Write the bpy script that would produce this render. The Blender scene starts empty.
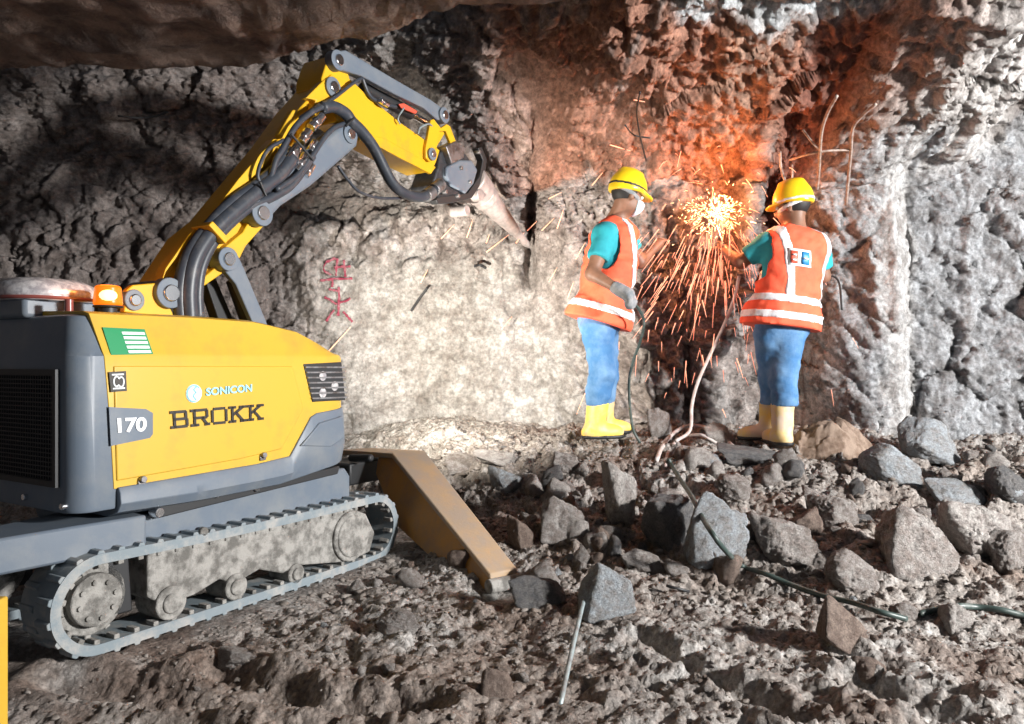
import bpy, bmesh, math, random
import numpy as np
from mathutils import Vector, Matrix
from mathutils.bvhtree import BVHTree
PI = math.pi
SC = bpy.context.scene
COL = SC.collection
random.seed(7)
rng = np.random.default_rng(11)

# ------------------------------------------------------------------ camera, world, lights, exposure
F = 760.0                       # focal length in pixels of the 1024 x 724 frame
CAMZ = 1.0
cam_d = bpy.data.cameras.new('camera'); cam = bpy.data.objects.new('camera', cam_d); COL.objects.link(cam)
cam.location = (0, 0, CAMZ); cam.rotation_euler = (PI / 2, 0, 0)
cam_d.sensor_width = 36; cam_d.lens = 36 * F / 1024; cam_d.clip_start = 0.05
SC.camera = cam
w = bpy.data.worlds.new('world'); SC.world = w; w.use_nodes = True
w.node_tree.nodes['Background'].inputs[0].default_value = (0.75, 0.85, 1.0, 1)
w.node_tree.nodes['Background'].inputs[1].default_value = 0.13
SC.view_settings.view_transform = 'Standard'; SC.view_settings.look = 'None'
SC.view_settings.gamma = 1; SC.view_settings.use_curve_mapping = False
SC.view_settings.exposure = 0.0

def light(name, kind, loc, target, power, color, size=0.3, spot=None, blend=0.5):
    d = bpy.data.lights.new(name, kind); d.energy = power; d.color = color
    if kind == 'AREA': d.shape = 'SQUARE'; d.size = size
    else: d.shadow_soft_size = size
    if spot: d.spot_size = math.radians(spot); d.spot_blend = blend
    o = bpy.data.objects.new(name, d); COL.objects.link(o); o.location = loc
    o.rotation_euler = (Vector(target) - Vector(loc)).to_track_quat('-Z', 'Y').to_euler()
    return o
light('flood_light_right', 'AREA', (5.0, 0.45, 2.1), (0.2, 4.2, 0.9), 730, (1.0, 0.97, 0.93), 0.35)
light('fill_light_right', 'AREA', (6.2, 0.2, 1.9), (1.2, 4.5, 1.2), 270, (0.93, 0.96, 1.0), 0.9)  # added fill from the right, brightens the men's backs and the right wall
light('spark_glow', 'POINT', (1.38, 4.93, 2.04), (0, 0, 0), 27, (1.0, 0.34, 0.12), 0.06)

def P(px, py, Y):               # world point seen at a pixel, at distance Y
    return Vector(((px - 512) / F * Y, Y, CAMZ + (362 - py) / F * Y))

# ------------------------------------------------------------------ object helpers
def link(name, me, mats=None, parent=None, smooth=True):
    if mats is not None:
        for m in (mats if isinstance(mats, (list, tuple)) else [mats]): me.materials.append(m)
    if smooth and len(me.polygons): me.polygons.foreach_set('use_smooth', [True] * len(me.polygons))
    o = bpy.data.objects.new(name, me); COL.objects.link(o)
    if parent: o.parent = parent
    return o
def mesh_np(name, V, Q, mats=None, parent=None, smooth=True):
    me = bpy.data.meshes.new(name); me.from_pydata(np.asarray(V).tolist(), [], np.asarray(Q).tolist()); me.update()
    return link(name, me, mats, parent, smooth)
def from_bm(name, bm, mats=None, parent=None, smooth=False, bevel=0, seg=2, auto=35):
    bmesh.ops.recalc_face_normals(bm, faces=bm.faces[:])
    me = bpy.data.meshes.new(name); bm.to_mesh(me); bm.free()
    if auto and not smooth:
        try: me.set_sharp_from_angle(angle=math.radians(auto))
        except Exception: pass
        smooth = True
    o = link(name, me, mats, parent, smooth)
    if bevel:
        b = o.modifiers.new('bevel', 'BEVEL'); b.width = bevel; b.segments = seg; b.limit_method = 'ANGLE'; b.angle_limit = math.radians(40)
        b.harden_normals = False
    return o
def tag(o, label=None, cat=None, group=None, kind=None):
    if label: o['label'] = label
    if cat: o['category'] = cat
    if group: o['group'] = group
    if kind: o['kind'] = kind
    return o
def empty(name, loc=(0, 0, 0), rz=0):
    o = bpy.data.objects.new(name, None); COL.objects.link(o); o.location = loc; o.rotation_euler = (0, 0, rz)
    o.empty_display_size = 0.1
    return o
def box(bm, c, s, R=None):
    r = bmesh.ops.create_cube(bm, size=1)
    M = Matrix.Translation(c) @ (R.to_4x4() if R else Matrix()) @ Matrix.Diagonal((s[0], s[1], s[2], 1))
    bmesh.ops.transform(bm, matrix=M, verts=r['verts'])
def cyl(bm, a, b, r1, r2=None, n=24):
    a = Vector(a); b = Vector(b); r2 = r1 if r2 is None else r2
    d = b - a
    r = bmesh.ops.create_cone(bm, cap_ends=True, segments=n, radius1=r1, radius2=r2, depth=d.length)
    M = Matrix.Translation((a + b) / 2) @ d.to_track_quat('Z', 'Y').to_matrix().to_4x4()
    bmesh.ops.transform(bm, matrix=M, verts=r['verts'])
def prism(bm, pts, y0, y1):     # outline in the x-z plane pushed along y
    A = [bm.verts.new((p[0], y0, p[1])) for p in pts]; B = [bm.verts.new((p[0], y1, p[1])) for p in pts]
    n = len(pts)
    bm.faces.new(A); bm.faces.new(B[::-1])
    for i in range(n): bm.faces.new((A[i], B[i], B[(i + 1) % n], A[(i + 1) % n]))
def smooth_path(pts, sub=8):
    pts = [Vector(p) for p in pts]
    if len(pts) < 3: return pts
    out = []
    Q = [pts[0] * 2 - pts[1]] + pts + [pts[-1] * 2 - pts[-2]]
    for i in range(1, len(Q) - 2):
        for k in range(sub):
            t = k / sub; a, b, c, d = Q[i - 1], Q[i], Q[i + 1], Q[i + 2]
            out.append(0.5 * ((2 * b) + (c - a) * t + (2 * a - 5 * b + 4 * c - d) * t * t + (3 * b - a - 3 * c + d) * t ** 3))
    out.append(pts[-1]); return out
def tube(bm, pts, r, n=8, sub=8, rads=None):
    path = smooth_path(pts, sub) if sub else [Vector(p) for p in pts]
    m = len(path); rings = []; up = Vector((0.13, 0.2, 0.97)); prev = None
    for i, p in enumerate(path):
        t = (path[min(i + 1, m - 1)] - path[max(i - 1, 0)])
        if t.length < 1e-9: t = Vector((0, 0, 1))
        t.normalize()
        if prev is None:
            u = t.cross(up); u = u.normalized() if u.length > 1e-3 else Vector((1, 0, 0))
        else: u = (prev - t * prev.dot(t)).normalized()
        prev = u; v = t.cross(u)
        rr = r if rads is None else rads[0] + (rads[1] - rads[0]) * i / (m - 1)
        rings.append([bm.verts.new(p + u * (rr * math.cos(2 * PI * k / n)) + v * (rr * math.sin(2 * PI * k / n))) for k in range(n)])
    for i in range(m - 1):
        for k in range(n):
            bm.faces.new((rings[i][k], rings[i][(k + 1) % n], rings[i + 1][(k + 1) % n], rings[i + 1][k]))
    bm.faces.new(rings[0][::-1]); bm.faces.new(rings[-1])

# ------------------------------------------------------------------ numpy noise
def _h(ix, iy, iz, s):
    n = (ix.astype(np.int64) * 374761393 + iy.astype(np.int64) * 668265263 + iz.astype(np.int64) * 2147483647 + s * 1274126177) & 0xffffffff
    n = ((n ^ (n >> 13)) * 1274126177) & 0xffffffff
    n = ((n ^ (n >> 15)) * 2246822519) & 0xffffffff
    return ((n ^ (n >> 16)) & 0xffffff) / 16777215.0
def vnoise(x, y, z, s=0):
    x0 = np.floor(x); y0 = np.floor(y); z0 = np.floor(z)
    fx = x - x0; fy = y - y0; fz = z - z0
    fx = fx * fx * (3 - 2 * fx); fy = fy * fy * (3 - 2 * fy); fz = fz * fz * (3 - 2 * fz)
    r = 0
    for a in (0, 1):
        for b in (0, 1):
            for c in (0, 1):
                r = r + _h(x0 + a, y0 + b, z0 + c, s) * (fx if a else 1 - fx) * (fy if b else 1 - fy) * (fz if c else 1 - fz)
    return r * 2 - 1
def fbm(x, y, z, o=4, s=0, g=0.5, ridge=False):
    r = 0; a = 1; t = 0
    for i in range(o):
        v = vnoise(x * 2 ** i + 3.7 * i, y * 2 ** i + 1.3 * i, z * 2 ** i, s + i)
        if ridge: v = 1 - 2 * np.abs(v)
        r = r + a * v; t += a; a *= g
    return r / t
def bubbles(x, y, dens, s, flat=0.6, keep=0.7):      # a field of half-sunk lumps, one per cell at most
    X = x * dens; Y = y * dens; x0 = np.floor(X); y0 = np.floor(Y); best = np.zeros_like(X)
    for a in (-1, 0, 1):
        for b in (-1, 0, 1):
            cx = x0 + a; cy = y0 + b; z = np.zeros_like(cx)
            ok = _h(cx, cy, z, s + 5) < keep
            px = cx + 0.2 + 0.6 * _h(cx, cy, z, s); py = cy + 0.2 + 0.6 * _h(cx, cy, z, s + 1)
            r = 0.25 + 0.5 * _h(cx, cy, z, s + 2) ** 1.5; an = 3.14 * _h(cx, cy, z, s + 3); el = 0.6 + 0.4 * _h(cx, cy, z, s + 4)
            dx = X - px; dy = Y - py; c = np.cos(an); q = np.sin(an)
            u = (c * dx + q * dy); v = (-q * dx + c * dy) / el
            d = 0.65 * np.sqrt(u * u + v * v) + 0.35 * np.maximum(np.abs(u), np.abs(v))
            hgt = np.minimum(np.sqrt(np.clip(1 - (d / r) ** 2, 0, 1)), flat) * r
            best = np.maximum(best, np.where(ok, hgt, 0))
    return best / dens
def facets(x, y, dens, s, tilt=1.0):                 # broken-rock facets: each cell a tilted flat piece of its own
    X = x * dens; Y = y * dens; x0 = np.floor(X); y0 = np.floor(Y); bd = np.full_like(X, 1e9); val = np.zeros_like(X); sd = np.full_like(X, 1e9)
    for a in (-1, 0, 1):
        for b in (-1, 0, 1):
            cx = x0 + a; cy = y0 + b; z = np.zeros_like(cx)
            dx = X - (cx + _h(cx, cy, z, s)); dy = Y - (cy + _h(cx, cy, z, s + 1)); d = dx * dx + dy * dy
            v = _h(cx, cy, z, s + 2) + tilt * (dx * (_h(cx, cy, z, s + 3) - 0.5) + dy * (_h(cx, cy, z, s + 4) - 0.5)) * 1.6
            n = d < bd; sd = np.where(n, bd, np.minimum(sd, d)); bd = np.where(n, d, bd); val = np.where(n, v, val)
    gap = np.sqrt(sd) - np.sqrt(bd)
    return (val - 0.5 - 0.22 * np.exp(-(gap / 0.12) ** 2)) / dens
def sst(a, b, x):
    t = np.clip((x - a) / (b - a), 0, 1); return t * t * (3 - 2 * t)

# ------------------------------------------------------------------ materials
def mat(name, col, rough=0.6, metal=0.0, col2=None, scale=8, lo=0.4, hi=0.6, bump=0.0, bscale=60, emit=None, estr=0, detail=6,
        attr=None, speck=None, bdist=0.01, spec=0.5, alpha=None, trans=0, coat=0, b2=None):
    m = bpy.data.materials.new(name); m.use_nodes = True; nt = m.node_tree; N = nt.nodes; L = nt.links
    b = N['Principled BSDF']; b.inputs['Roughness'].default_value = rough; b.inputs['Metallic'].default_value = metal
    b.inputs['Specular IOR Level'].default_value = spec
    b.inputs['Base Color'].default_value = (*col, 1)
    if trans: b.inputs['Transmission Weight'].default_value = trans
    if coat: b.inputs['Coat Weight'].default_value = coat
    if emit: b.inputs['Emission Color'].default_value = (*emit, 1); b.inputs['Emission Strength'].default_value = estr
    tc = N.new('ShaderNodeTexCoord')
    base = None
    if attr:
        a = N.new('ShaderNodeVertexColor'); a.layer_name = attr; base = a.outputs['Color']
    if col2 is not None:
        n = N.new('ShaderNodeTexNoise'); n.inputs['Scale'].default_value = scale; n.inputs['Detail'].default_value = detail
        n.inputs['Roughness'].default_value = 0.65
        L.new(tc.outputs['Object'], n.inputs['Vector'])
        r = N.new('ShaderNodeMapRange'); r.inputs['From Min'].default_value = lo; r.inputs['From Max'].default_value = hi
        L.new(n.outputs['Fac'], r.inputs['Value'])
        mx = N.new('ShaderNodeMix'); mx.data_type = 'RGBA'
        L.new(r.outputs['Result'], mx.inputs['Factor'])
        if attr:
            mx.blend_type = 'MULTIPLY'; L.new(base, mx.inputs['A']); mx.inputs['B'].default_value = (*col2, 1)
        else:
            mx.inputs['A'].default_value = (*col, 1); mx.inputs['B'].default_value = (*col2, 1)
        base = mx.outputs['Result']
    if speck:
        n = N.new('ShaderNodeTexNoise'); n.inputs['Scale'].default_value = speck[0]; n.inputs['Detail'].default_value = 5; n.inputs['Roughness'].default_value = 0.7
        L.new(tc.outputs['Object'], n.inputs['Vector'])
        r = N.new('ShaderNodeMapRange'); r.inputs['From Min'].default_value = 0.36; r.inputs['From Max'].default_value = 0.64; r.inputs['To Min'].default_value = speck[1]; r.inputs['To Max'].default_value = speck[2]
        L.new(n.outputs['Fac'], r.inputs['Value'])
        mx = N.new('ShaderNodeMix'); mx.data_type = 'RGBA'; mx.blend_type = 'MULTIPLY'; mx.inputs['Factor'].default_value = 1
        L.new(base, mx.inputs['A']); L.new(r.outputs['Result'], mx.inputs['B']); base = mx.outputs['Result']
    if base is not None: L.new(base, b.inputs['Base Color'])
    if bump:
        n = N.new('ShaderNodeTexNoise'); n.inputs['Scale'].default_value = bscale; n.inputs['Detail'].default_value = 8; n.inputs['Roughness'].default_value = 0.7
        L.new(tc.outputs['Object'], n.inputs['Vector'])
        bp = N.new('ShaderNodeBump'); bp.inputs['Strength'].default_value = bump; bp.inputs['Distance'].default_value = bdist
        L.new(n.outputs['Fac'], bp.inputs['Height'])
        last = bp
        if b2:
            v = N.new('ShaderNodeTexVoronoi'); v.inputs['Scale'].default_value = b2[0]; L.new(tc.outputs['Object'], v.inputs['Vector'])
            bp2 = N.new('ShaderNodeBump'); bp2.inputs['Strength'].default_value = b2[1]; bp2.inputs['Distance'].default_value = b2[2]; bp2.invert = True
            L.new(v.outputs['Distance'], bp2.inputs['Height']); L.new(bp.outputs['Normal'], bp2.inputs['Normal']); last = bp2
        L.new(last.outputs['Normal'], b.inputs['Normal'])
    return m
M = {}
M['ground'] = mat('rubble_soil', (0.3, 0.25, 0.22), 0.72, 0, (0.55, 0.5, 0.47), 14, 0.38, 0.62, 1.0, 70, attr='Col', bdist=0.012, b2=(45, 0.7, 0.01), speck=(55, 0.55, 1.35))
M['wall'] = mat('broken_rock', (0.3, 0.28, 0.27), 0.8, 0, (0.5, 0.47, 0.45), 9, 0.36, 0.62, 1.0, 45, attr='Col', bdist=0.02, b2=(34, 0.3, 0.012), speck=(32, 0.62, 1.28))
M['slab'] = mat('ceiling_concrete', (0.25, 0.175, 0.14), 0.8, 0, (0.09, 0.06, 0.05), 4.5, 0.42, 0.6, 1.0, 22, bdist=0.03)
M['yellow'] = mat('yellow_paint', (0.60, 0.37, 0.04), 0.4, 0, (0.48, 0.30, 0.05), 5, 0.5, 0.75, 0.08, 40, bdist=0.003)
M['arm_yellow'] = mat('arm_yellow_paint', (0.68, 0.385, 0.012), 0.42, 0, (0.52, 0.30, 0.03), 7, 0.55, 0.75, 0.1, 40, bdist=0.003)
M['dirty_yellow'] = mat('dusty_yellow_paint', (0.42, 0.29, 0.17), 0.75, 0, (0.34, 0.27, 0.21), 9, 0.35, 0.6, 0.4, 60, bdist=0.004)
M['grey'] = mat('blue_grey_paint', (0.12, 0.15, 0.19), 0.45, 0, (0.17, 0.19, 0.21), 6, 0.45, 0.7, 0.15, 50, bdist=0.003)
M['dark'] = mat('black_plastic', (0.02, 0.021, 0.023), 0.5)
M['black'] = mat('black_rubber', (0.022, 0.024, 0.028), 0.5, 0, (0.06, 0.06, 0.065), 30, 0.5, 0.7, 0.2, 80, bdist=0.002)
M['hose'] = mat('hose_rubber', (0.035, 0.042, 0.055), 0.42, 0, (0.09, 0.09, 0.095), 20, 0.5, 0.75, 0.1, 90, bdist=0.002)
M['track'] = mat('dusty_track_rubber', (0.19, 0.23, 0.255), 0.65, 0, (0.36, 0.35, 0.33), 12, 0.46, 0.7, 0.4, 70, bdist=0.004)
M['dust'] = mat('dust_caked_steel', (0.33, 0.32, 0.30), 0.85, 0, (0.13, 0.125, 0.115), 20, 0.42, 0.62, 0.8, 45, bdist=0.01)
M['steel'] = mat('bright_steel', (0.75, 0.76, 0.78), 0.22, 1.0)
M['steel_dull'] = mat('dull_steel', (0.32, 0.32, 0.33), 0.45, 0.9, (0.15, 0.13, 0.12), 18, 0.45, 0.65)
M['tool'] = mat('worn_tool_steel', (0.30, 0.27, 0.26), 0.5, 0.3, (0.5, 0.42, 0.4), 22, 0.4, 0.7, 0.3, 60, bdist=0.004)
M['white'] = mat('white_print', (0.8, 0.82, 0.84), 0.5)
M['green'] = mat('green_print', (0.005, 0.24, 0.085), 0.5)
M['ink'] = mat('black_print', (0.02, 0.016, 0.012), 0.5)
M['blue'] = mat('light_blue_print', (0.30, 0.62, 0.75), 0.5)
M['paleblue'] = mat('pale_blue_print', (0.62, 0.76, 0.82), 0.5)
M['redprint'] = mat('red_print', (0.62, 0.09, 0.05), 0.5)
M['blueprint'] = mat('blue_print', (0.03, 0.22, 0.5), 0.5)
M['amber'] = mat('amber_lens', (0.5, 0.12, 0.01), 0.25, emit=(1.0, 0.20, 0.006), estr=1.0)
M['clear'] = mat('clear_lens', (0.75, 0.72, 0.72), 0.2, 0.3, (0.4, 0.38, 0.4), 40, 0.4, 0.6)
M['redlens'] = mat('red_lens', (0.22, 0.06, 0.05), 0.3)
M['bulb'] = mat('lit_beacon_bulb', (1, .8, .3), 0.3, emit=(1.0, 0.78, 0.25), estr=3)
M['skin'] = mat('skin', (0.24, 0.12, 0.075), 0.55, 0, (0.18, 0.09, 0.055), 12, 0.4, 0.6)
M['hair'] = mat('black_hair', (0.012, 0.01, 0.01), 0.6, bump=0.4, bscale=120, bdist=0.003)
M['teal'] = mat('teal_shirt_cloth', (0.02, 0.34, 0.40), 0.85, 0, (0.015, 0.25, 0.31), 9, 0.4, 0.65, 0.3, 45, bdist=0.006)
M['orange'] = mat('orange_vest_cloth', (1.0, 0.135, 0.06), 0.8, 0, (0.92, 0.10, 0.045), 8, 0.4, 0.65, 0.35, 40, bdist=0.008)
M['tape'] = mat('silver_reflective_tape', (0.82, 0.82, 0.84), 0.45, 0, (0.62, 0.62, 0.66), 22, 0.45, 0.6, 0.3, 60, bdist=0.004)
M['jeans'] = mat('blue_denim', (0.05, 0.155, 0.33), 0.9, 0, (0.13, 0.25, 0.42), 7, 0.4, 0.65, 0.5, 40, bdist=0.008)
M['boot'] = mat('yellow_rubber_boot', (0.85, 0.60, 0.10), 0.5, 0, (0.55, 0.42, 0.25), 9, 0.45, 0.65, 0.2, 40, bdist=0.005)
M['pinkboot'] = mat('dusty_boot', (0.72, 0.52, 0.16), 0.7, 0, (0.60, 0.47, 0.36), 7, 0.4, 0.6, 0.3, 40, bdist=0.006)
M['helmet'] = mat('yellow_helmet_shell', (0.88, 0.60, 0.015), 0.3, coat=0.4)
M['mask'] = mat('pale_blue_face_mask', (0.55, 0.72, 0.82), 0.8)
M['glove'] = mat('grey_glove_cloth', (0.17, 0.19, 0.21), 0.85, 0, (0.30, 0.30, 0.31), 25, 0.4, 0.6)
M['eye'] = mat('eye_white', (0.7, 0.68, 0.65), 0.3)
M['rust'] = mat('rusty_rebar', (0.28, 0.20, 0.16), 0.75, 0.2, (0.45, 0.38, 0.34), 25, 0.4, 0.65, 0.4, 90, bdist=0.003)
M['rod'] = mat('grey_steel_rod', (0.30, 0.36, 0.37), 0.5, 0.3, (0.2, 0.2, 0.2), 20, 0.45, 0.65)
M['cable'] = mat('dark_green_cable_rubber', (0.035, 0.055, 0.05), 0.45, 0, (0.15, 0.16, 0.15), 15, 0.5, 0.7)
M['palehose'] = mat('pale_hose_rubber', (0.52, 0.47, 0.45), 0.6, 0, (0.4, 0.3, 0.28), 20, 0.45, 0.65)
M['redpaint'] = mat('red_spray_paint', (0.20, 0.02, 0.045), 0.8, 0, (0.28, 0.16, 0.17), 30, 0.45, 0.7)
M['sack'] = mat('brown_sackcloth', (0.27, 0.20, 0.155), 0.9, 0, (0.13, 0.085, 0.06), 14, 0.42, 0.62, 0.8, 60, bdist=0.008)
M['spark'] = mat('glowing_spark', (1.0, 0.5, 0.3), 0.5, emit=(1.0, 0.27, 0.17), estr=1.25)
M['hot'] = mat('white_hot_spark', (1.0, 0.8, 0.5), 0.5, emit=(1.0, 0.55, 0.27), estr=4)
def rockmat(name, c, c2, bs=38):
    return mat(name, c, 0.82, 0, c2, 3.2, 0.40, 0.60, 1.0, bs, bdist=0.02, b2=(26, 0.5, 0.012), detail=10, speck=(16, 0.7, 1.25))
M['r_grey'] = rockmat('grey_rock', (0.42, 0.39, 0.37), (0.25, 0.21, 0.19))
M['gravel'] = mat('fine_gravel', (0.24, 0.215, 0.195), 0.85, 0, (0.13, 0.11, 0.095), 5, 0.4, 0.6)
M['r_blue'] = rockmat('blue_grey_rock', (0.42, 0.46, 0.50), (0.29, 0.28, 0.275))
M['r_brown'] = rockmat('brown_rock', (0.30, 0.23, 0.19), (0.19, 0.135, 0.11))
M['r_dark'] = rockmat('dark_rock', (0.12, 0.12, 0.125), (0.2, 0.19, 0.185))
M['r_pale'] = rockmat('pale_rock', (0.52, 0.49, 0.465), (0.34, 0.30, 0.28))

# ------------------------------------------------------------------ ground
GX0, GX1, GY0, GY1, GS = -4.3, 4.6, 1.2, 6.3, 0.0105
gx = np.arange(GX0, GX1, GS); gy = np.arange(GY0, GY1, GS); GXX, GYY = np.meshgrid(gx, gy)
cps = []
for px in (-100, 60, 300, 512, 760, 1000, 1150):
    cps += [(px, 724, 2.15), (px, 650, 2.64)]
cps += [(px, 600, 3.1) for px in (420, 520, 640, 760)]
cps += [(600, 560, 3.5), (700, 560, 3.45), (800, 580, 3.2), (900, 600, 3.05), (1024, 600, 3.0), (1120, 600, 3.0),
        (600, 500, 3.95), (700, 500, 3.9), (800, 520, 3.65), (900, 530, 3.55), (1020, 540, 3.45), (1120, 540, 3.4),
        (480, 500, 4.05), (450, 520, 3.8), (440, 440, 4.9), (500, 442, 4.85), (600, 443, 4.65), (700, 450, 4.6), (780, 452, 4.55),
        (900, 465, 4.4), (1010, 465, 4.3), (1120, 465, 4.3), (480, 425, 5.3), (560, 425, 5.2), (700, 425, 5.2), (850, 425, 5.0), (1000, 425, 4.9)]
cp = [P(*c) for c in cps]
cp = [(p.x, p.y, p.z) for p in cp] + [(-3.5, 5.5, 0.3), (-2.2, 5.2, 0.35), (-1.2, 5.3, 0.5), (-0.5, 5.6, 0.65), (-1.3, 4.4, 0.12), (-3, 4, 0.05),
      (1, 5.9, 0.7), (3, 5.9, 0.7), (-1, 1.4, 0), (1, 1.4, 0), (-3, 1.5, 0), (3, 1.5, 0.05)]
MX, MY = (-1.375, 2.6); ca, sa = 0.515, 0.857
for s_ in (-0.6, -0.1, 0.4, 0.9, 1.4, 1.75):
    for y_ in (-0.15, 0.1, 0.4, 0.75): cp.append((MX + ca * s_ - sa * y_, MY + sa * s_ + ca * y_, 0.0))
cp = np.array(cp)
num = np.zeros_like(GXX); den = np.zeros_like(GXX)
for c in cp:
    d2 = (GXX - c[0]) ** 2 + (GYY - c[1]) ** 2; wgt = np.exp(-d2 / (2 * 0.30 ** 2)) + 0.02 / (0.3 + d2) ** 2
    num += wgt * c[2]; den += wgt
GZ = num / den
ms = (GXX - MX) * ca + (GYY - MY) * sa; mi = -(GXX - MX) * sa + (GYY - MY) * ca      # machine frame
flat = sst(0.18, 0.0, np.maximum(np.abs(ms - 0.6) - 1.15, np.abs(mi - 0.35) - 0.42))
slope = sst(0.03, 0.2, GZ) * (1 - sst(5.1, 5.5, GYY))
rough = (0.62 + 0.6 * slope) * (1 - 0.88 * flat)
Z0 = np.zeros_like(GXX)
det = 0.045 * fbm(GXX * 2.2, GYY * 2.2, Z0, 3, 1)
det += 0.035 * fbm(GXX * 7, GYY * 7, Z0, 4, 9)
patch = sst(-0.25, 0.25, fbm(GXX * 1.7, GYY * 1.7, Z0, 2, 77))
det += (bubbles(GXX, GYY, 6, 21, keep=0.4) * 0.5 + bubbles(GXX + .3, GYY, 12, 31, keep=0.6) * 0.6 + bubbles(GXX, GYY + .2, 26, 41, keep=0.7) * 0.6) * (0.45 + 0.55 * np.maximum(patch, slope))
gxw = GXX + 0.05 * fbm(GXX * 5, GYY * 5, Z0, 3, 500); gyw = GYY + 0.05 * fbm(GXX * 5, GYY * 5, Z0, 3, 501)
det += (facets(gxw, gyw, 5, 510) * 0.35 + facets(gxw, gyw, 11, 520) * 0.5) * (0.3 + 0.7 * slope) + facets(gxw, gyw, 24, 530) * 0.55 + facets(GXX, GYY, 45, 540) * 0.4
det += 0.008 * fbm(GXX * 38, GYY * 38, Z0, 2, 51)
det = det * (1 - 0.45 * slope)
GZ = GZ + det * rough - 0.03 * (1 - flat)
# a few shallow ruts dragged across the near ground
for (ax, ay, bx, by, r_, dp) in ((P(700, 640, 2.7), P(900, 700, 2.3)) + (0.06, 0.05), (P(720, 625, 2.85), P(960, 680, 2.45)) + (0.05, 0.04), (P(130, 690, 2.4), P(440, 700, 2.3)) + (0.07, 0.06)) and []:
    pass
def rut(a, b, r, dp):
    global GZ
    d = np.array([b.x - a.x, b.y - a.y]); L2 = (d ** 2).sum()
    t = np.clip(((GXX - a.x) * d[0] + (GYY - a.y) * d[1]) / L2, 0, 1)
    q = np.sqrt((GXX - a.x - t * d[0]) ** 2 + (GYY - a.y - t * d[1]) ** 2)
    GZ = GZ - dp * np.exp(-(q / r) ** 2) + 0.35 * dp * np.exp(-((q - 1.7 * r) / (0.7 * r)) ** 2)
rut(P(640, 640, 2.75), P(800, 724, 2.2), 0.05, 0.05); rut(P(850, 660, 2.6), P(960, 700, 2.35), 0.06, 0.05)
rut(P(860, 690, 2.4), P(960, 724, 2.2), 0.06, 0.05); rut(P(60, 690, 2.4), P(420, 705, 2.3), 0.07, 0.07)
rut(P(220, 665, 2.55), P(290, 690, 2.4), 0.07, 0.07); rut(P(20, 650, 2.64), P(90, 665, 2.6), 0.07, 0.05)
fp = P(500, 585, 3.30)                 # hollow pressed by the outrigger foot
fw = np.exp(-(((GXX - fp.x) ** 2 + (GYY - fp.y) ** 2) / 0.17 ** 2) ** 2); GZ = GZ * (1 - fw) + (-0.035 + 0.25 * (GZ - 0.03)) * fw
def gz(x, y):
    i = min(max((y - GY0) / GS, 0), len(gy) - 2); j = min(max((x - GX0) / GS, 0), len(gx) - 2)
    i0, j0 = int(i), int(j); fi, fj = i - i0, j - j0
    return float(GZ[i0, j0] * (1 - fi) * (1 - fj) + GZ[i0 + 1, j0] * fi * (1 - fj) + GZ[i0, j0 + 1] * (1 - fi) * fj + GZ[i0 + 1, j0 + 1] * fi * fj)
def ghit(px, py):               # where the sight line of a pixel meets the ground
    y = 1.9
    while y < 6.2:
        p = P(px, py, y)
        if p.z <= gz(p.x, p.y): return p
        y += 0.01
    return P(px, py, 5.2)
def grid_faces(nr, nc):
    i = np.arange(nr - 1)[:, None] * nc + np.arange(nc - 1)[None, :]
    i = i.ravel(); return np.stack([i, i + 1, i + nc + 1, i + nc], 1)
def fast_mesh(name, V, Q, col, m):
    me = bpy.data.meshes.new(name)
    me.vertices.add(len(V)); me.vertices.foreach_set('co', V.astype(np.float32).ravel())
    me.loops.add(Q.size); me.loops.foreach_set('vertex_index', Q.astype(np.int32).ravel())
    me.polygons.add(len(Q)); me.polygons.foreach_set('loop_start', np.arange(0, Q.size, 4, dtype=np.int32))
    me.polygons.foreach_set('use_smooth', np.ones(len(Q), dtype=bool))
    me.update(calc_edges=True)
    if col is not None:
        ca_ = me.color_attributes.new('Col', 'FLOAT_COLOR', 'POINT')
        ca_.data.foreach_set('color', np.concatenate([col, np.ones((len(col), 1))], 1).astype(np.float32).ravel())
    return link(name, me, m, smooth=False)
def mix(a, b, t): return a * (1 - t[..., None]) + np.array(b) * t[..., None]
gc = np.zeros(GXX.shape + (3,)) + np.array((0.335, 0.31, 0.29))
gc = mix(gc, (0.29, 0.245, 0.215), sst(0.0, 0.4, fbm(GXX * 1.3, GYY * 1.3, Z0, 3, 61)))
gc = mix(gc, (0.40, 0.385, 0.37), sst(0.0, 0.4, fbm(GXX * 2.3, GYY * 2.3, Z0, 3, 63)))
gc = mix(gc, (0.20, 0.145, 0.115), sst(0.25, 0.5, fbm(GXX * 3.1, GYY * 3.1, Z0, 3, 64)) * 0.7)
gc = mix(gc, (0.40, 0.385, 0.36), sst(4.6, 5.0, GYY) * sst(0.3, -0.3, GXX))
gob = fast_mesh('floor', np.stack([GXX.ravel(), GYY.ravel(), GZ.ravel()], 1), grid_faces(len(gy), len(gx)), gc.reshape(-1, 3), M['ground'])
tag(gob, kind='structure')

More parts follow.
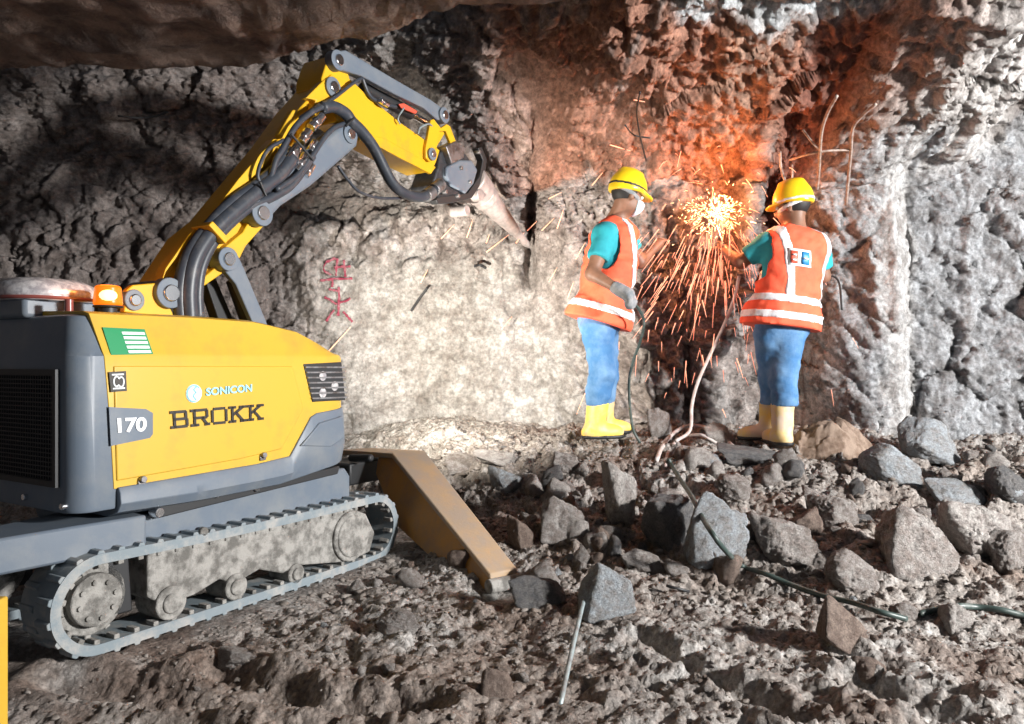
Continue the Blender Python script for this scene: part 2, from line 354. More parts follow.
# ------------------------------------------------------------------ rock face
WX0, WX1, WZ0, WZ1, WS = -4.6, 4.6, -0.2, 3.75, 0.0105
wx = np.arange(WX0, WX1, WS); wz = np.concatenate([np.arange(WZ0, 2.1, WS), np.arange(2.1, WZ1, 0.0045)]); WX, WZ = np.meshgrid(wx, wz)
kx = [-4.6, -3.3, -2.48, -1.53, -0.6, 0.1, 0.62, 1.0, 1.31, 1.62, 1.80, 1.98, 2.10, 2.3, 2.52, 2.66, 2.9, 3.3, 4.6]
ky = [4.7, 5.0, 5.3, 5.62, 5.75, 5.75, 5.55, 5.42, 5.38, 5.42, 5.62, 5.58, 5.30, 5.16, 5.0, 5.12, 5.02, 4.92, 4.5]
WXw = WX + 0.06 * fbm(WX * 2, WZ * 2, WX * 0, 3, 5)
WY = np.interp(WXw, kx, ky)
def bump_col(x0, w_, d_, z0, z1):
    global WY
    WY -= d_ * np.exp(-((WXw - x0) / w_) ** 2) * sst(z0 - .15, z0 + .15, WZ) * sst(z1 + .2, z1 - .2, WZ)
bump_col(1.62, 0.07, 0.16, 1.3, 2.6)       # pale column between the two men
bump_col(0.98, 0.16, 0.10, 0.3, 2.3); bump_col(1.42, 0.10, 0.12, 0.3, 1.6); bump_col(0.40, 0.12, 0.10, 1.5, 2.7); bump_col(-0.30, 0.16, 0.12, 2.0, 2.8)
bump_col(0.15, 0.05, -0.18, 1.6, 2.6)      # dark cleft right of the breaker
bump_col(2.30, 0.20, 0.10, 0.4, 1.25)
sm = sst(-1.75, -1.2, WX) * sst(0.75, 0.25, WX) * sst(1.95, 1.65, WZ + 0.12 * fbm(WX * 2, WZ * 2, WX * 0, 2, 3))      # smooth sprayed area
sm = np.maximum(sm, 0.75 * sst(2.40, 2.5, WXw) * sst(2.72, 2.62, WXw) * sst(2.6, 2.4, WZ))
am = 1 - 0.80 * sm
ovx = np.interp(WX, [-4.6, -1.6, -0.4, 0.5, 4.6], [0.1, 0.25, 0.9, 1.65, 1.75])
edge = 2.22 + 0.14 * fbm(WX * 1.8, WX * 0, WX * 0, 3, 180) + 0.10 * sst(2.3, 3.2, WX)
WY = WY - ovx * (sst(0, 0.95, WZ - edge)) - 0.12 * sst(0, 0.25, WZ - edge) * sst(-0.8, 0.2, WX)
U = WZ - 0.8 * WY                      # runs down the face and out along the overhang alike
up = sst(2.05, 2.35, WZ)
zz = WX * 0
big = fbm(WX * 1.1, U * 0.9, zz, 3, 100) * 0.16
rid = fbm(WX * 3.2 + U * 0.6, U * 2.2, zz, 5, 110, 0.55, ridge=True) * 0.10
vert = fbm(WX * 6.5, U * 1.6, zz, 4, 120, 0.55, ridge=True) * 0.055 * sst(-1.6, -0.2, WX) * (1 - up)
fin = fbm(WX * 12, U * 12, zz, 4, 130, 0.6) * 0.035
xw = WX + 0.05 * fbm(WX * 5, U * 5, zz, 3, 135); uw = U + 0.05 * fbm(WX * 5, U * 5, zz, 3, 136)
lump = bubbles(xw, uw, 4, 141, keep=0.75) * 0.6 + bubbles(xw, uw, 10, 151, keep=0.8) * 0.6 + bubbles(WX, U, 24, 161) * 0.5
fac = facets(xw, uw * 0.8, 3.2, 400) * 0.42 + facets(xw + .1 * rid, uw, 7.5, 410) * 0.55 + facets(xw, uw, 17, 420) * 0.6 + facets(WX, U, 38, 430) * 0.5
am = am * (1 - 0.35 * sst(1.9, 2.3, WX) * sst(2.6, 2.4, WZ)); fac = fac * (0.85 - 0.35 * up)
D = am * (big * 0.9 + rid * 0.7 + vert * 0.8 + fin + fac + up * fbm(WX * 22, U * 22, WZ * 22, 3, 137, 0.6) * 0.03 + lump * (0.25 + 0.35 * up) * (1 - 0.5 * sst(1.9, 2.4, WX))) + (1 - am) * 0.012 * fbm(WX * 9, WZ * 9, zz, 4, 170)
gzz = np.gradient(WY, axis=0) / np.gradient(WZ, axis=0); gxx = np.gradient(WY, wx, axis=1)
gzz = np.clip(gzz, -3, 3); gxx = np.clip(gxx, -1, 1)
nl = np.sqrt(1 + gzz ** 2 + gxx ** 2)
PX = WX + D * gxx / nl * 0.6; PZ = WZ + D * gzz / nl; WY = WY - D / nl
# colour of the ground layers, with some shade painted in at the left
n1 = fbm(WX * 1.6, WZ * 1.6, zz, 4, 200); n2 = fbm(WX * 4, WZ * 3, zz, 4, 210); n3 = fbm(WX * 9, WZ * 6, zz, 3, 220)
wc = np.zeros(WX.shape + (3,)) + np.array((0.33, 0.315, 0.305))
wc = mix(wc, (0.42, 0.38, 0.36), sst(0.0, 0.4, n2)); wc = mix(wc, (0.20, 0.165, 0.15), sst(0.05, 0.5, n3) * 0.75)
wc = mix(wc, (0.25, 0.215, 0.20), sst(-1.2, -1.9, WX) * 0.8)  # left part browner, and darkened to carry the dim light there
wc = mix(wc, (0.38, 0.37, 0.355), sm)
wc = mix(wc, (0.40, 0.34, 0.315), sst(-0.1, 0.3, WX) * sst(1.7, 1.3, WX) * sst(1.0, 1.5, WZ) * 0.6)
wc = mix(wc, (0.37, 0.395, 0.425), sst(2.0, 2.3, WX) * sst(2.55, 2.45, WZ + .1 * n2) * 0.75)
topred = sst(0.02, 0.12, WZ - edge + 0.18 * n2) * sst(-0.6, 0.2, WX + 0.4 * n1) * sst(2.5, 1.7, WX + 0.4 * n1)
topred = topred * (1 - 0.75 * sst(0.15, 0.35, n1 + 0.5 * n3))
wc = mix(wc, (0.42, 0.19, 0.115), topred * 0.85)
wc = mix(wc, (0.24, 0.085, 0.055), sst(1.62, 1.76, WXw) * sst(2.06, 1.98, WXw) * sst(0.8, 1.3, WZ) * 0.85)
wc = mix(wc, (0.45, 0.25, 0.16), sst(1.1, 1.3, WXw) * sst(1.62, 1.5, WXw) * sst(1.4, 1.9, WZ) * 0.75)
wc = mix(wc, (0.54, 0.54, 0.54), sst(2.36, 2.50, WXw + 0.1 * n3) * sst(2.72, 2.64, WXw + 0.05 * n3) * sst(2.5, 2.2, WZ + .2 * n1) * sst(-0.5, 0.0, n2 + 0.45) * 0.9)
wc = mix(wc, (0.62, 0.61, 0.60), sst(0.08, 0.2, n2) * sst(2.2, 2.7, WX) * sst(0.0, 0.2, WZ - edge + 0.1) * 0.8)
bl = sst(0.42, 0.3, np.sqrt(((WX - 1.3) / 2.0) ** 2 + ((WZ - 3.0) / 0.40) ** 2) + 0.25 * n2)
wc = mix(wc, (0.50, 0.55, 0.58), bl * 0.9)
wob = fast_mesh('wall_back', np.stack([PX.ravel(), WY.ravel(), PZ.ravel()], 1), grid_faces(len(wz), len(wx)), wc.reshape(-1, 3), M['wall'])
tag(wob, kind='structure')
def wy(x, z):
    i = min(max(int(np.searchsorted(wz, z)), 0), len(wz) - 1); j = min(max((x - WX0) / WS, 0), len(wx) - 2)
    return float(WY[i, int(j)])
def whit(px, py):
    y = 3.4
    while y < 6.2:
        p = P(px, py, y)
        if y >= wy(p.x, p.z): return p
        y += 0.01
    return P(px, py, 5.5)

# ceiling: the curved lower face of a concrete slab overhead on the left
EP = [(-150, 92, 3.4), (0, 77, 3.84), (90, 79, 3.8), (175, 77, 3.83), (245, 71, 3.78), (300, 60, 3.66), (345, 49, 3.53), (385, 38, 3.42), (430, 23, 3.24), (500, 6, 3.14), (560, -2, 3.06), (640, -14, 2.96), (760, -35, 2.8)]
ed = [P(*e) for e in EP]
bm = bmesh.new(); rows = []
ne = 120
exs = np.linspace(ed[0].x, ed[-1].x, ne); eys = np.interp(exs, [e.x for e in ed], [e.y for e in ed])
prof = [(-0.25, 0.55), (0.02, 0.42), (0.05, 0.2), (0.02, 0.05), (-0.06, 0.0)] + [(-0.15 - 0.1 * k, 0.0) for k in range(30)]
cz = 2.47
V = []
for i in range(ne):
    for (dy, dz) in prof:
        x = exs[i]; y = eys[i] + dy + 0.03 * math.sin(x * 9)
        V.append((x, y, cz + dz + 0.0))
V = np.array(V)
inn = sst(0, 0.5, np.interp(V[:, 0], exs, eys) - V[:, 1])
V[:, 2] += 0.06 * fbm(V[:, 0] * 1.2, V[:, 1] * 2.5, V[:, 0] * 0, 3, 300) * (0.3 + inn) + 0.03 * fbm(V[:, 0] * 4, V[:, 1] * 14, V[:, 0] * 0, 3, 310, ridge=True)
cob = mesh_np('ceiling', V, grid_faces(ne, len(prof)), M['slab']); tag(cob, kind='structure'); bm.free()
s_ = cob.modifiers.new('solid', 'SOLIDIFY'); s_.thickness = 0.02

# the left side of the tunnel, closing the place beyond the machine
ly = np.arange(0.6, 5.2, 0.02); lz = np.arange(-0.2, 3.2, 0.02); LY, LZ = np.meshgrid(ly, lz)
LX = -4.25 - 0.15 * (LY - 4.5) ** 2 * 0.1 + 0.14 * fbm(LY * 1.5, LZ * 1.5, LY * 0, 3, 900) + 0.09 * fbm(LY * 4, LZ * 4, LY * 0, 4, 910, ridge=True) + facets(LY, LZ, 4, 920) * 0.4 + facets(LY, LZ, 9, 930) * 0.5
lc_ = np.zeros(LX.shape + (3,)) + np.array((0.25, 0.215, 0.20))
lob = fast_mesh('wall_left', np.stack([LX.ravel(), LY.ravel(), LZ.ravel()], 1), grid_faces(len(lz), len(ly)), lc_.reshape(-1, 3), M['wall']); tag(lob, kind='structure')

# ------------------------------------------------------------------ demolition machine
ANG = math.atan2(sa, ca)
XD = Vector((math.cos(ANG), math.sin(ANG))); YD = Vector((-math.sin(ANG), math.cos(ANG)))
mach = empty('demolition_machine', (MX, MY, 0), ANG)
tag(mach, 'yellow and grey tracked demolition machine with raised two-section arm and breaker, on the rubble floor', 'demolition machine')
def Mp(px, py, y):              # point of the machine's own upright plane y that shows at a pixel -> (x, y, z) in machine axes
    dx = (px - 512) / F; O = Vector((MX, MY))
    t = (y + O.dot(YD)) / (dx * YD.x + YD.y)
    q = Vector((dx * t, t)) - O
    return Vector((q.dot(XD), y, CAMZ + t * (362 - py) / F))
def O2(pts, y): return [(Mp(a, b, y).x, Mp(a, b, y).z) for a, b in pts]
def part(name, bm, m, parent=mach, **k): return from_bm(name, bm, m, parent, **k)
W_ = 0.74
# -- hood: sections across the machine
def lerp_pts(pts, x): return float(np.interp(x, [p[0] for p in pts], [p[1] for p in pts]))
topo = O2([(97, 312), (145, 314), (190, 316), (256, 321), (297, 331), (325, 346), (337, 356)], 0.05)
botl = O2([(97, 492), (115, 489), (256, 465), (289, 457), (310, 418), (316, 414), (347, 408)], 0.0)
buml = O2([(97, 515), (114, 513), (200, 500), (280, 484), (338, 464), (348, 460)], 0.0)
SF = Mp(348, 380, 0).x + 0.05; RC = 0.16
def yin(s): return 0 if s < SF - RC else RC - math.sqrt(max(RC * RC - (s - SF + RC) ** 2, 0))
def hood_section(s, out=0.0):
    y0 = yin(s) - out; zt = lerp_pts(topo, s); zb = lerp_pts(botl, s); zc = min(1.03, zt - 0.004); m = W_ / 2
    fr = sst(SF - 0.25, SF, np.array(s)) * 0.03
    return [(y0, zb), (y0, (zb + zc) / 2), (y0, zc - 0.01), (y0 + 0.008, zc + 0.004), (y0 + 0.05 + fr, zt - 0.006), (y0 + 0.085, zt + 0.003), (m, zt + 0.012)]
def loft(bm, secs):
    R_ = []
    for s, prof in secs:
        full = [(y, z) for y, z in prof] + [(W_ - y, z) for y, z in prof[::-1]]
        R_.append([bm.verts.new((s if not callable(s) else s(z), y, z)) for y, z in full])
    n = len(R_[0])
    for a, b in zip(R_, R_[1:]):
        for k in range(n): bm.faces.new((a[k], a[(k + 1) % n], b[(k + 1) % n], b[k]))
    bm.faces.new(R_[0][::-1]); bm.faces.new(R_[-1])
rearl = sorted([(Mp(a, b, 0).z, Mp(a, b, 0).x) for a, b in [(97, 312), (104, 353), (110, 420), (114, 489)]])
def rearx(z): return float(np.interp(z, [r[0] for r in rearl], [r[1] for r in rearl]))
ss = [rearx] + sorted([0.05 + 0.06 * k for k in range(int((SF - RC - 0.05) / 0.06) + 1)] + [p[0] for p in botl if 0.08 < p[0] < SF - RC]) + [SF - RC + RC * math.sin(a) for a in np.linspace(0, PI / 2 * 0.97, 8)]
bm = bmesh.new(); loft(bm, [(s, hood_section(s if not callable(s) else 0.0)) for s in ss])
hood = part('hood', bm, M['yellow'], bevel=0.004)
tag(hood, 'yellow painted engine hood')
# raised panel on the side of the hood
bm = bmesh.new(); prism(bm, O2([(113, 366), (292, 366), (303, 409), (281, 449), (240, 459), (116, 481)], -0.0), -0.006, 0.01)
part('side_panel', bm, M['yellow'], hood, bevel=0.005, seg=3)
# bumper
def bum_section(s):
    y0 = yin(s) - 0.012; zt = lerp_pts(botl, s) + 0.004; zb = lerp_pts(buml, s); h_ = zt - zb
    return [(y0 + 0.07, zb - 0.02), (y0 + 0.01, zb), (y0 - 0.012, zb + h_ * 0.35), (y0 - 0.006, zb + h_ * 0.8), (y0 + 0.004, zt), (y0 + 0.06, zt)]
sb = sorted([0.025 + 0.06 * k for k in range(int((SF - RC) / 0.06))] + [p[0] for p in botl if 0.1 < p[0] < SF - .02] + [SF - RC + (RC + 0.006) * math.sin(a) for a in np.linspace(0, PI / 2 * 0.97, 8)])
bm = bmesh.new(); loft(bm, [(s, bum_section(s)) for s in sb])
bump_ = part('bumper', bm, M['grey'], bevel=0.004); tag(bump_, 'blue grey lower bumper')
bm = bmesh.new(); prism(bm, O2([(300, 446), (319, 423), (342, 416), (344, 438), (330, 447)], -0.02), -0.026, 0.0)
part('bumper_rib', bm, M['grey'], bump_, bevel=0.006, seg=3)
# rear cover
bm = bmesh.new()
xr = Mp(84, 400, 0).x - 0.03
Rr = 0.07; prof = []
for a in np.linspace(PI / 2, 0, 7): prof.append((xr + Rr - Rr * math.sin(a), Rr - Rr * math.cos(a)))
zb0 = Mp(110, 510, 0).z; zt0 = Mp(97, 313, 0).z
outl = [(p[0], p[1] + 0.003) for p in prof] + [(0.07, 0.003)]
outl = outl + [(x, W_ - y) for x, y in outl[::-1]]
lv = []
for z, ins in ((zb0, 0.004), (zb0 + 0.012, 0.0), (1.02, 0.0), (1.036, 0.012), (zt0 - 0.008, 0.056), (zt0 - 0.001, 0.088)):
    lv.append([bm.verts.new((x + (ins * 0.6 if x < 0.05 else 0), y + ins * (1 if y < .3 else -1), z)) for x, y in outl])
for a, b in zip(lv, lv[1:]):
    for k in range(len(outl)): bm.faces.new((a[k], a[(k + 1) % len(outl)], b[(k + 1) % len(outl)], b[k]))
bm.faces.new(lv[0][::-1]); bm.faces.new(lv[-1])
rear = part('rear_cover', bm, M['grey'], bevel=0.003)
# grille on the rear face: bars in y and z
bm = bmesh.new()
g0, g1, h0, h1 = 0.10, 0.36, Mp(50, 474, 0.1).z, Mp(50, 376, 0.1).z
g0, g1, h0, h1 = 0.11, 0.52, 0.60, 0.955
for k in range(26):
    y = g0 + (g1 - g0) * k / 25; box(bm, (xr - 0.006, y, (h0 + h1) / 2), (0.006, 0.004, h1 - h0))
for k in range(24):
    z = h0 + (h1 - h0) * k / 23; box(bm, (xr - 0.008, (g0 + g1) / 2, z), (0.005, g1 - g0, 0.004))
for (y, z, a, b) in ((g0 - .01, (h0 + h1) / 2, 0.02, h1 - h0 + .04), (g1 + .01, (h0 + h1) / 2, 0.02, h1 - h0 + .04)): box(bm, (xr - 0.008, y, z), (0.014, a, b))
for z in (h0 - .01, h1 + .01): box(bm, (xr - 0.008, (g0 + g1) / 2, z), (0.014, g1 - g0, 0.02))
part('radiator_grille', bm, M['dark'], rear, auto=0)
for y, z in ((0.06, 0.52), (0.30, 0.53)):
    bm = bmesh.new(); cyl(bm, (xr - 0.014, y, z), (xr + 0.004, y, z), 0.011); part('bolt', bm, M['steel'], rear, bevel=0.002)
# head lamp unit let into the front corner of the hood
bm = bmesh.new(); pv = O2([(303, 364), (341, 362), (345, 400), (312, 402)], 0.0)
prism(bm, pv, -0.004, 0.05)
lampv = part('head_lamp', bm, M['dark'], hood, bevel=0.003)
bm = bmesh.new()
for k in range(7):
    q = O2([(304 + 1.1 * k, 366.5 + 5.2 * k), (343 + 0.35 * k, 366.5 + 5.0 * k), (343 + 0.35 * k, 368 + 5.0 * k), (304.4 + 1.1 * k, 368 + 5.2 * k)], 0)
    prism(bm, q, -0.012, -0.002)
part('lamp_guard', bm, M['steel_dull'], lampv, auto=0)
bm = bmesh.new()
for cx, cy in ((322, 376), (334, 386), (322, 393)):
    q = Mp(cx, cy, 0); cyl(bm, (q.x, -0.006, q.z), (q.x, 0.01, q.z), 0.022)
part('lens', bm, M['clear'], lampv)
# the lamp's own light, thrown ahead on to the rock
lp = Mp(349, 378, -0.06)
def m2w(v): return Vector((MX + XD.x * v.x + YD.x * v.y, MY + XD.y * v.x + YD.y * v.y, v.z))
light('head_lamp_beam', 'SPOT', m2w(Vector((SF + 0.06, 0.10, 0.93))), P(505, 312, 5.6), 660, (1.0, 0.92, 0.80), 0.05, 100, 1.0)
# hinges and latches
for a, b in ((141, 479), (262, 455)):
    q = Mp(a, b, 0); bm = bmesh.new(); cyl(bm, (q.x, -0.02, q.z), (q.x, 0.0, q.z), 0.012); box(bm, (q.x, -0.004, q.z - 0.012), (0.03, 0.008, 0.02))
    part('latch', bm, M['steel_dull'], hood, bevel=0.002)
# stickers and lettering
def flatpoly(name, pts, m, par, y=-0.0095, th=0.0015):
    bm = bmesh.new(); prism(bm, O2(pts, y), y, y + th); return part(name, bm, m, par, auto=0)
gs = flatpoly('green_sticker', [(108, 327), (150, 329), (154, 354), (112, 355)], M['green'], hood, -0.0030, 0.004)
for k in range(5):
    flatpoly('sticker_line', [(126.5 + 0.7 * k, 331.5 + 4.7 * k), (149 + 0.7 * k, 332 + 4.55 * k), (149.5 + 0.7 * k, 334.8 + 4.55 * k), (127 + 0.7 * k, 334.3 + 4.7 * k)], M['white'], gs, -0.0045, 0.002)
for o_ in [gs] + list(gs.children):      # the sticker lies on the sloping shoulder of the hood
    for v in o_.data.vertices: v.co.y += float(np.interp(v.co.z, [1.03, 1.165], [0.004, 0.046]))
bs = flatpoly('black_sticker', [(109, 372), (126, 371), (127, 391), (111, 392)], M['ink'], hood, -0.008, 0.003)
flatpoly('sticker_line', [(112, 374), (124, 373.5), (124, 375), (112, 375.5)], M['white'], bs, -0.009)
flatpoly('sticker_line', [(113, 388), (125, 387.3), (125, 388.8), (113, 389.3)], M['white'], bs, -0.009)
for sgn, (cx, cy) in ((1, (116.5, 381.5)), (-1, (121.0, 382))):
    bm = bmesh.new(); c0 = Mp(cx, cy, -0.0095)
    tube(bm, [(c0.x + 0.010 * math.cos(a), c0.y, c0.z + 0.017 * math.sin(a)) for a in np.linspace(0.6, 5.6, 12) * sgn + (PI if sgn < 0 else 0)], 0.003, 6, 2)
    part('sticker_symbol', bm, M['white'], bs)
nb = flatpoly('number_plate', [(109, 407), (146, 409), (153, 413), (153, 434), (150, 438), (111, 446)], M['grey'], hood, -0.0085, 0.004)
def text(name, s, pts, m, par, y, bold=0.0, ext=0.001, slab=False):
    cu = bpy.data.curves.new(name, 'FONT'); cu.body = s; cu.size = 1; cu.offset = bold; cu.extrude = 0.5
    o = bpy.data.objects.new(name, cu); COL.objects.link(o)
    bpy.context.view_layer.update()
    me = bpy.data.meshes.new_from_object(o.evaluated_get(bpy.context.evaluated_depsgraph_get()))
    bpy.data.objects.remove(o); n = len(me.vertices); co = np.zeros(n * 3); me.vertices.foreach_get('co', co); co = co.reshape(-1, 3)
    mn, mx_ = co.min(0), co.max(0); u = (co[:, 0] - mn[0]) / (mx_[0] - mn[0]); v = (co[:, 1] - mn[1]) / (mx_[1] - mn[1]); e = (co[:, 2] > 0)
    A, B, C_, D_ = [Mp(a, b, y) for a, b in pts]        # bottom left, bottom right, top right, top left
    out = np.array([list((A * (1 - a) + B * a) * (1 - b) + (D_ * (1 - a) + C_ * a) * b) for a, b in zip(u, v)])
    out[:, 1] = y + np.where(e, -ext, ext); me.vertices.foreach_set('co', out.ravel()); me.update()
    me.name = name; me.materials.clear(); return link(name, me, m, par, smooth=False)
def strokes(name, glyphs, pts, m, par, y, wd, ext=0.001):   # block letters from straight bars in a unit frame
    A, B, C_, D_ = [Mp(a, b, y) for a, b in pts]
    wid = sum(g[0] for g in glyphs) + 0.16 * (len(glyphs) - 1); x0 = 0; bm = bmesh.new()
    def pt(u, v): a = u / wid; q = (A * (1 - a) + B * a) * (1 - v) + (D_ * (1 - a) + C_ * a) * v; return q
    for gw, segs in glyphs:
        for (ax, ay, bx_, by2) in segs:
            p, q = pt(x0 + ax * gw, ay), pt(x0 + bx_ * gw, by2); d = (q - p).normalized(); n_ = Vector((-d.z, 0, d.x)) * wd
            e_ = d * wd * 0.8
            vs = [p - e_ + n_, p - e_ - n_, q + e_ - n_, q + e_ + n_]
            prism(bm, [(v.x, v.z) for v in vs], y - ext, y + ext)
        x0 += gw + 0.16
    return part(name, bm, m, par, auto=0)
gB = (0.95, [(0.0, 0, .85, 0), (0.0, 1, .8, 1), (.18, 0, .18, 1), (.18, .52, .85, .52), (.9, .08, .9, .44), (.85, .6, .85, .94)])
gR = (1.0, [(0.0, 0, .36, 0), (0.0, 1, .85, 1), (.18, 0, .18, 1), (.18, .48, .85, .48), (.9, .56, .9, .92), (.62, .46, .86, .04), (.8, 0, 1, 0)])
gO = (0.95, [(.18, 0, .82, 0), (.18, 1, .82, 1), (.06, .14, .06, .86), (.94, .14, .94, .86)])
gK = (1.0, [(0.0, 0, .34, 0), (0.0, 1, .34, 1), (.17, 0, .17, 1), (.22, .48, .8, .96), (.42, .58, .82, .04), (.66, 1, 1, 1), (.72, 0, 1, 0)])
strokes('maker_name', [gB, gR, gO, gK, gK], [(172, 427.5), (263, 418.5), (263, 405), (171, 412.5)], M['ink'], hood, -0.0105, 0.0052)
text('model_number', '170', [(118, 433), (146, 431.5), (147, 417), (117, 418)], M['white'], nb, -0.0105, 0.035)
q = Mp(194, 393.5, -0.008); bm = bmesh.new(); cyl(bm, (q.x, -0.0085, q.z), (q.x, -0.006, q.z), 0.0345, n=32)
lg = part('logo_disc', bm, M['paleblue'], hood, auto=0)
bm = bmesh.new()
tube(bm, [(q.x + 0.030 * math.cos(a), -0.0087, q.z + 0.030 * math.sin(a)) for a in np.linspace(0.8, 4.9, 14)], 0.003, 6, 2)
tube(bm, [(q.x + dx, -0.0087, q.z + dz) for dx, dz in ((0.012, 0.026), (-0.002, 0.015), (0.008, 0.004), (-0.004, -0.008), (0.008, -0.024))], 0.003, 6, 2)
part('logo_symbol', bm, M['blue'], lg)
text('contractor_name', 'SONICON', [(206, 396), (252, 391.5), (252, 384), (206, 388)], M['blue'], hood, -0.0095, 0.03)

# -- things on the roof
q = Mp(108, 298, 0.16)
bm = bmesh.new(); cyl(bm, (q.x, 0.16, q.z - 0.035), (q.x, 0.16, q.z - 0.028), 0.05); cyl(bm, (q.x, 0.16, 1.10), (q.x, 0.16, q.z - 0.03), 0.03)
bea = part('beacon', bm, M['dark'], bevel=0.003)
bm = bmesh.new(); cyl(bm, (q.x, 0.16, q.z - 0.028), (q.x, 0.16, q.z + 0.045), 0.05, 0.043)
part('lens', bm, M['amber'], bea, bevel=0.01, seg=3)
bm = bmesh.new(); bmesh.ops.create_uvsphere(bm, u_segments=16, v_segments=10, radius=0.03, matrix=Matrix.Translation((q.x - 0.016, 0.16 - 0.028, q.z + 0.006)) @ Matrix.Diagonal((1, 1, 0.75, 1))); part('bulb', bm, M['bulb'], bea, smooth=True)

bw = m2w(Vector((q.x, 0.16, q.z + 0.08)))
light('beacon_glow', 'POINT', bw, (0, 0, 0), 0.9, (1.0, 0.30, 0.04), 0.05)
# low clear lamp housing at the rear left of the roof
bm = bmesh.new()
qa = Mp(-12, 290, 0.42); qd = Mp(62, 292, 0.42); cxx = (qa.x + qd.x) / 2
bx, by_ = 0.02, 0.52
rings = []
for (r_, z) in ((1.0, 0.0), (1.0, 0.035), (0.94, 0.06), (0.75, 0.08), (0.4, 0.088), (0.05, 0.09)):
    rings.append([bm.verts.new((bx + 0.17 * r_ * math.copysign(abs(math.cos(a)) ** 0.7, math.cos(a)), by_ + 0.235 * r_ * math.copysign(abs(math.sin(a)) ** 0.7, math.sin(a)), zt0 + 0.06 + z)) for a in np.linspace(0, 2 * PI, 40, endpoint=False)])
for a, b in zip(rings, rings[1:]):
    for k in range(40): bm.faces.new((a[k], a[(k + 1) % 40], b[(k + 1) % 40], b[k]))
bm.faces.new(rings[0][::-1]); bm.faces.new(rings[-1])
lb = part('lamp_cover', bm, M['clear'], smooth=True, auto=0)
bm = bmesh.new(); box(bm, (bx, by_, zt0 + 0.03), (0.26, 0.36, 0.075)); part('lamp_base', bm, M['grey'], lb, bevel=0.015)
bm = bmesh.new()
tube(bm, [(bx + 0.172 * math.copysign(abs(math.cos(a)) ** 0.7, math.cos(a)), by_ + 0.237 * math.copysign(abs(math.sin(a)) ** 0.7, math.sin(a)), zt0 + 0.066) for a in np.linspace(0, 2 * PI, 41)], 0.007, 6, 1)
part('red_rim', bm, M['redlens'], lb)
bm = bmesh.new(); qq = Mp(69, 300, 0.20); cyl(bm, (qq.x, 0.2, zt0 - 0.01), (qq.x, 0.2, zt0 + 0.055), 0.014); part('pin', bm, M['redlens'], rear)

# -- chassis under the body
bm = bmesh.new()
prism(bm, O2([(125, 520), (345, 468), (350, 476), (350, 500), (135, 552)], 0.06), 0.06, W_ - 0.06)
chas = part('chassis', bm, M['grey'], bevel=0.008)
bm = bmesh.new(); prism(bm, O2([(160, 505), (340, 466), (338, 474), (200, 508), (160, 518)], 0.02), 0.02, W_ - 0.02); part('turntable_ring', bm, M['dark'], chas, bevel=0.004)
for a, b in ((156, 512), (180, 499), (254, 488), (214, 494)):
    q = Mp(a, b, 0.03); bm = bmesh.new(); cyl(bm, (q.x, 0.005, q.z), (q.x, 0.05, q.z), 0.013 if a > 160 else 0.019); part('bolt', bm, M['steel'], chas, bevel=0.003)
# rear outrigger: flat grey arm going back and to the left, with a yellow foot
bm = bmesh.new()
a0 = Mp(147, 535, 0.0); zT = Mp(147, 515, 0.0).z; zB = Mp(147, 553, 0.0).z
pl_ = [(a0.x, 0.0), (a0.x + 0.02, 0.30), (-0.62, 0.42), (-0.66, 0.20)]
pw0 = [Mp(147, 530, 0.0), Mp(0, 560, 0.0)]
def slabxy(bm, pts, z0, z1):
    A = [bm.verts.new((x, y, z0)) for x, y in pts]; B = [bm.verts.new((x, y, z1)) for x, y in pts]; n = len(pts)
    bm.faces.new(A[::-1]); bm.faces.new(B)
    for i in range(n): bm.faces.new((A[i], A[(i + 1) % n], B[(i + 1) % n], B[i]))
def w2m(p): d = Vector((p.x - MX, p.y - MY)); return (d.dot(XD), d.dot(YD))
e1 = w2m(P(0, 558, 2.35)); e0 = w2m(P(-60, 566, 2.25)); zz0 = 1 + (362 - 560) / F * 2.35
slabxy(bm, [(a0.x, 0.0), (a0.x + 0.02, 0.16), (0.05, 0.34), (e1[0] + 0.02, e1[1] + 0.20), (e0[0], e0[1] + 0.14), e0, e1, (-0.1, 0.03)], zT - 0.115, zT)
part('rear_outrigger', bm, M['grey'], bevel=0.01)
fr = empty('rear_outrigger_foot', (0, 0, 0)); fr.parent = mach
bpy.data.objects.remove(fr)
f0 = P(-6, 660, 1.95); fx, fy = w2m(f0)
bm = bmesh.new(); R3 = Matrix.Rotation(-ANG + 0.1, 3, 'Z')
box(bm, (fx, fy, 0.12), (0.035, 0.07, 0.54), R3); box(bm, (fx - 0.02, fy + .02, 0.0), (0.16, 0.16, 0.05), R3)
part('outrigger_leg', bm, M['yellow'], bevel=0.006)

# -- tracks: rubber belt following a closed path in the x-z plane
def offset_path(pts, n=150):
    P_ = smooth_closed(pts, 10); return resample(P_, n)
def smooth_closed(pts, sub):
    pts = [Vector((p[0], 0, p[1])) for p in pts]; n = len(pts); out = []
    for i in range(n):
        a, b, c, d = pts[i - 1], pts[i], pts[(i + 1) % n], pts[(i + 2) % n]
        for k in range(sub):
            t = k / sub; out.append(0.5 * ((2 * b) + (c - a) * t + (2 * a - 5 * b + 4 * c - d) * t * t + (3 * b - a - 3 * c + d) * t ** 3))
    return out
def resample(pts, n):
    L_ = [0]
    for i in range(len(pts)): L_.append(L_[-1] + (pts[(i + 1) % len(pts)] - pts[i]).length)
    out = []; j = 0
    for k in range(n):
        d = L_[-1] * k / n
        while L_[j + 1] < d: j += 1
        t = (d - L_[j]) / max(L_[j + 1] - L_[j], 1e-9); out.append(pts[j].lerp(pts[(j + 1) % len(pts)], t))
    return out
TY = -0.03; TW = 0.18
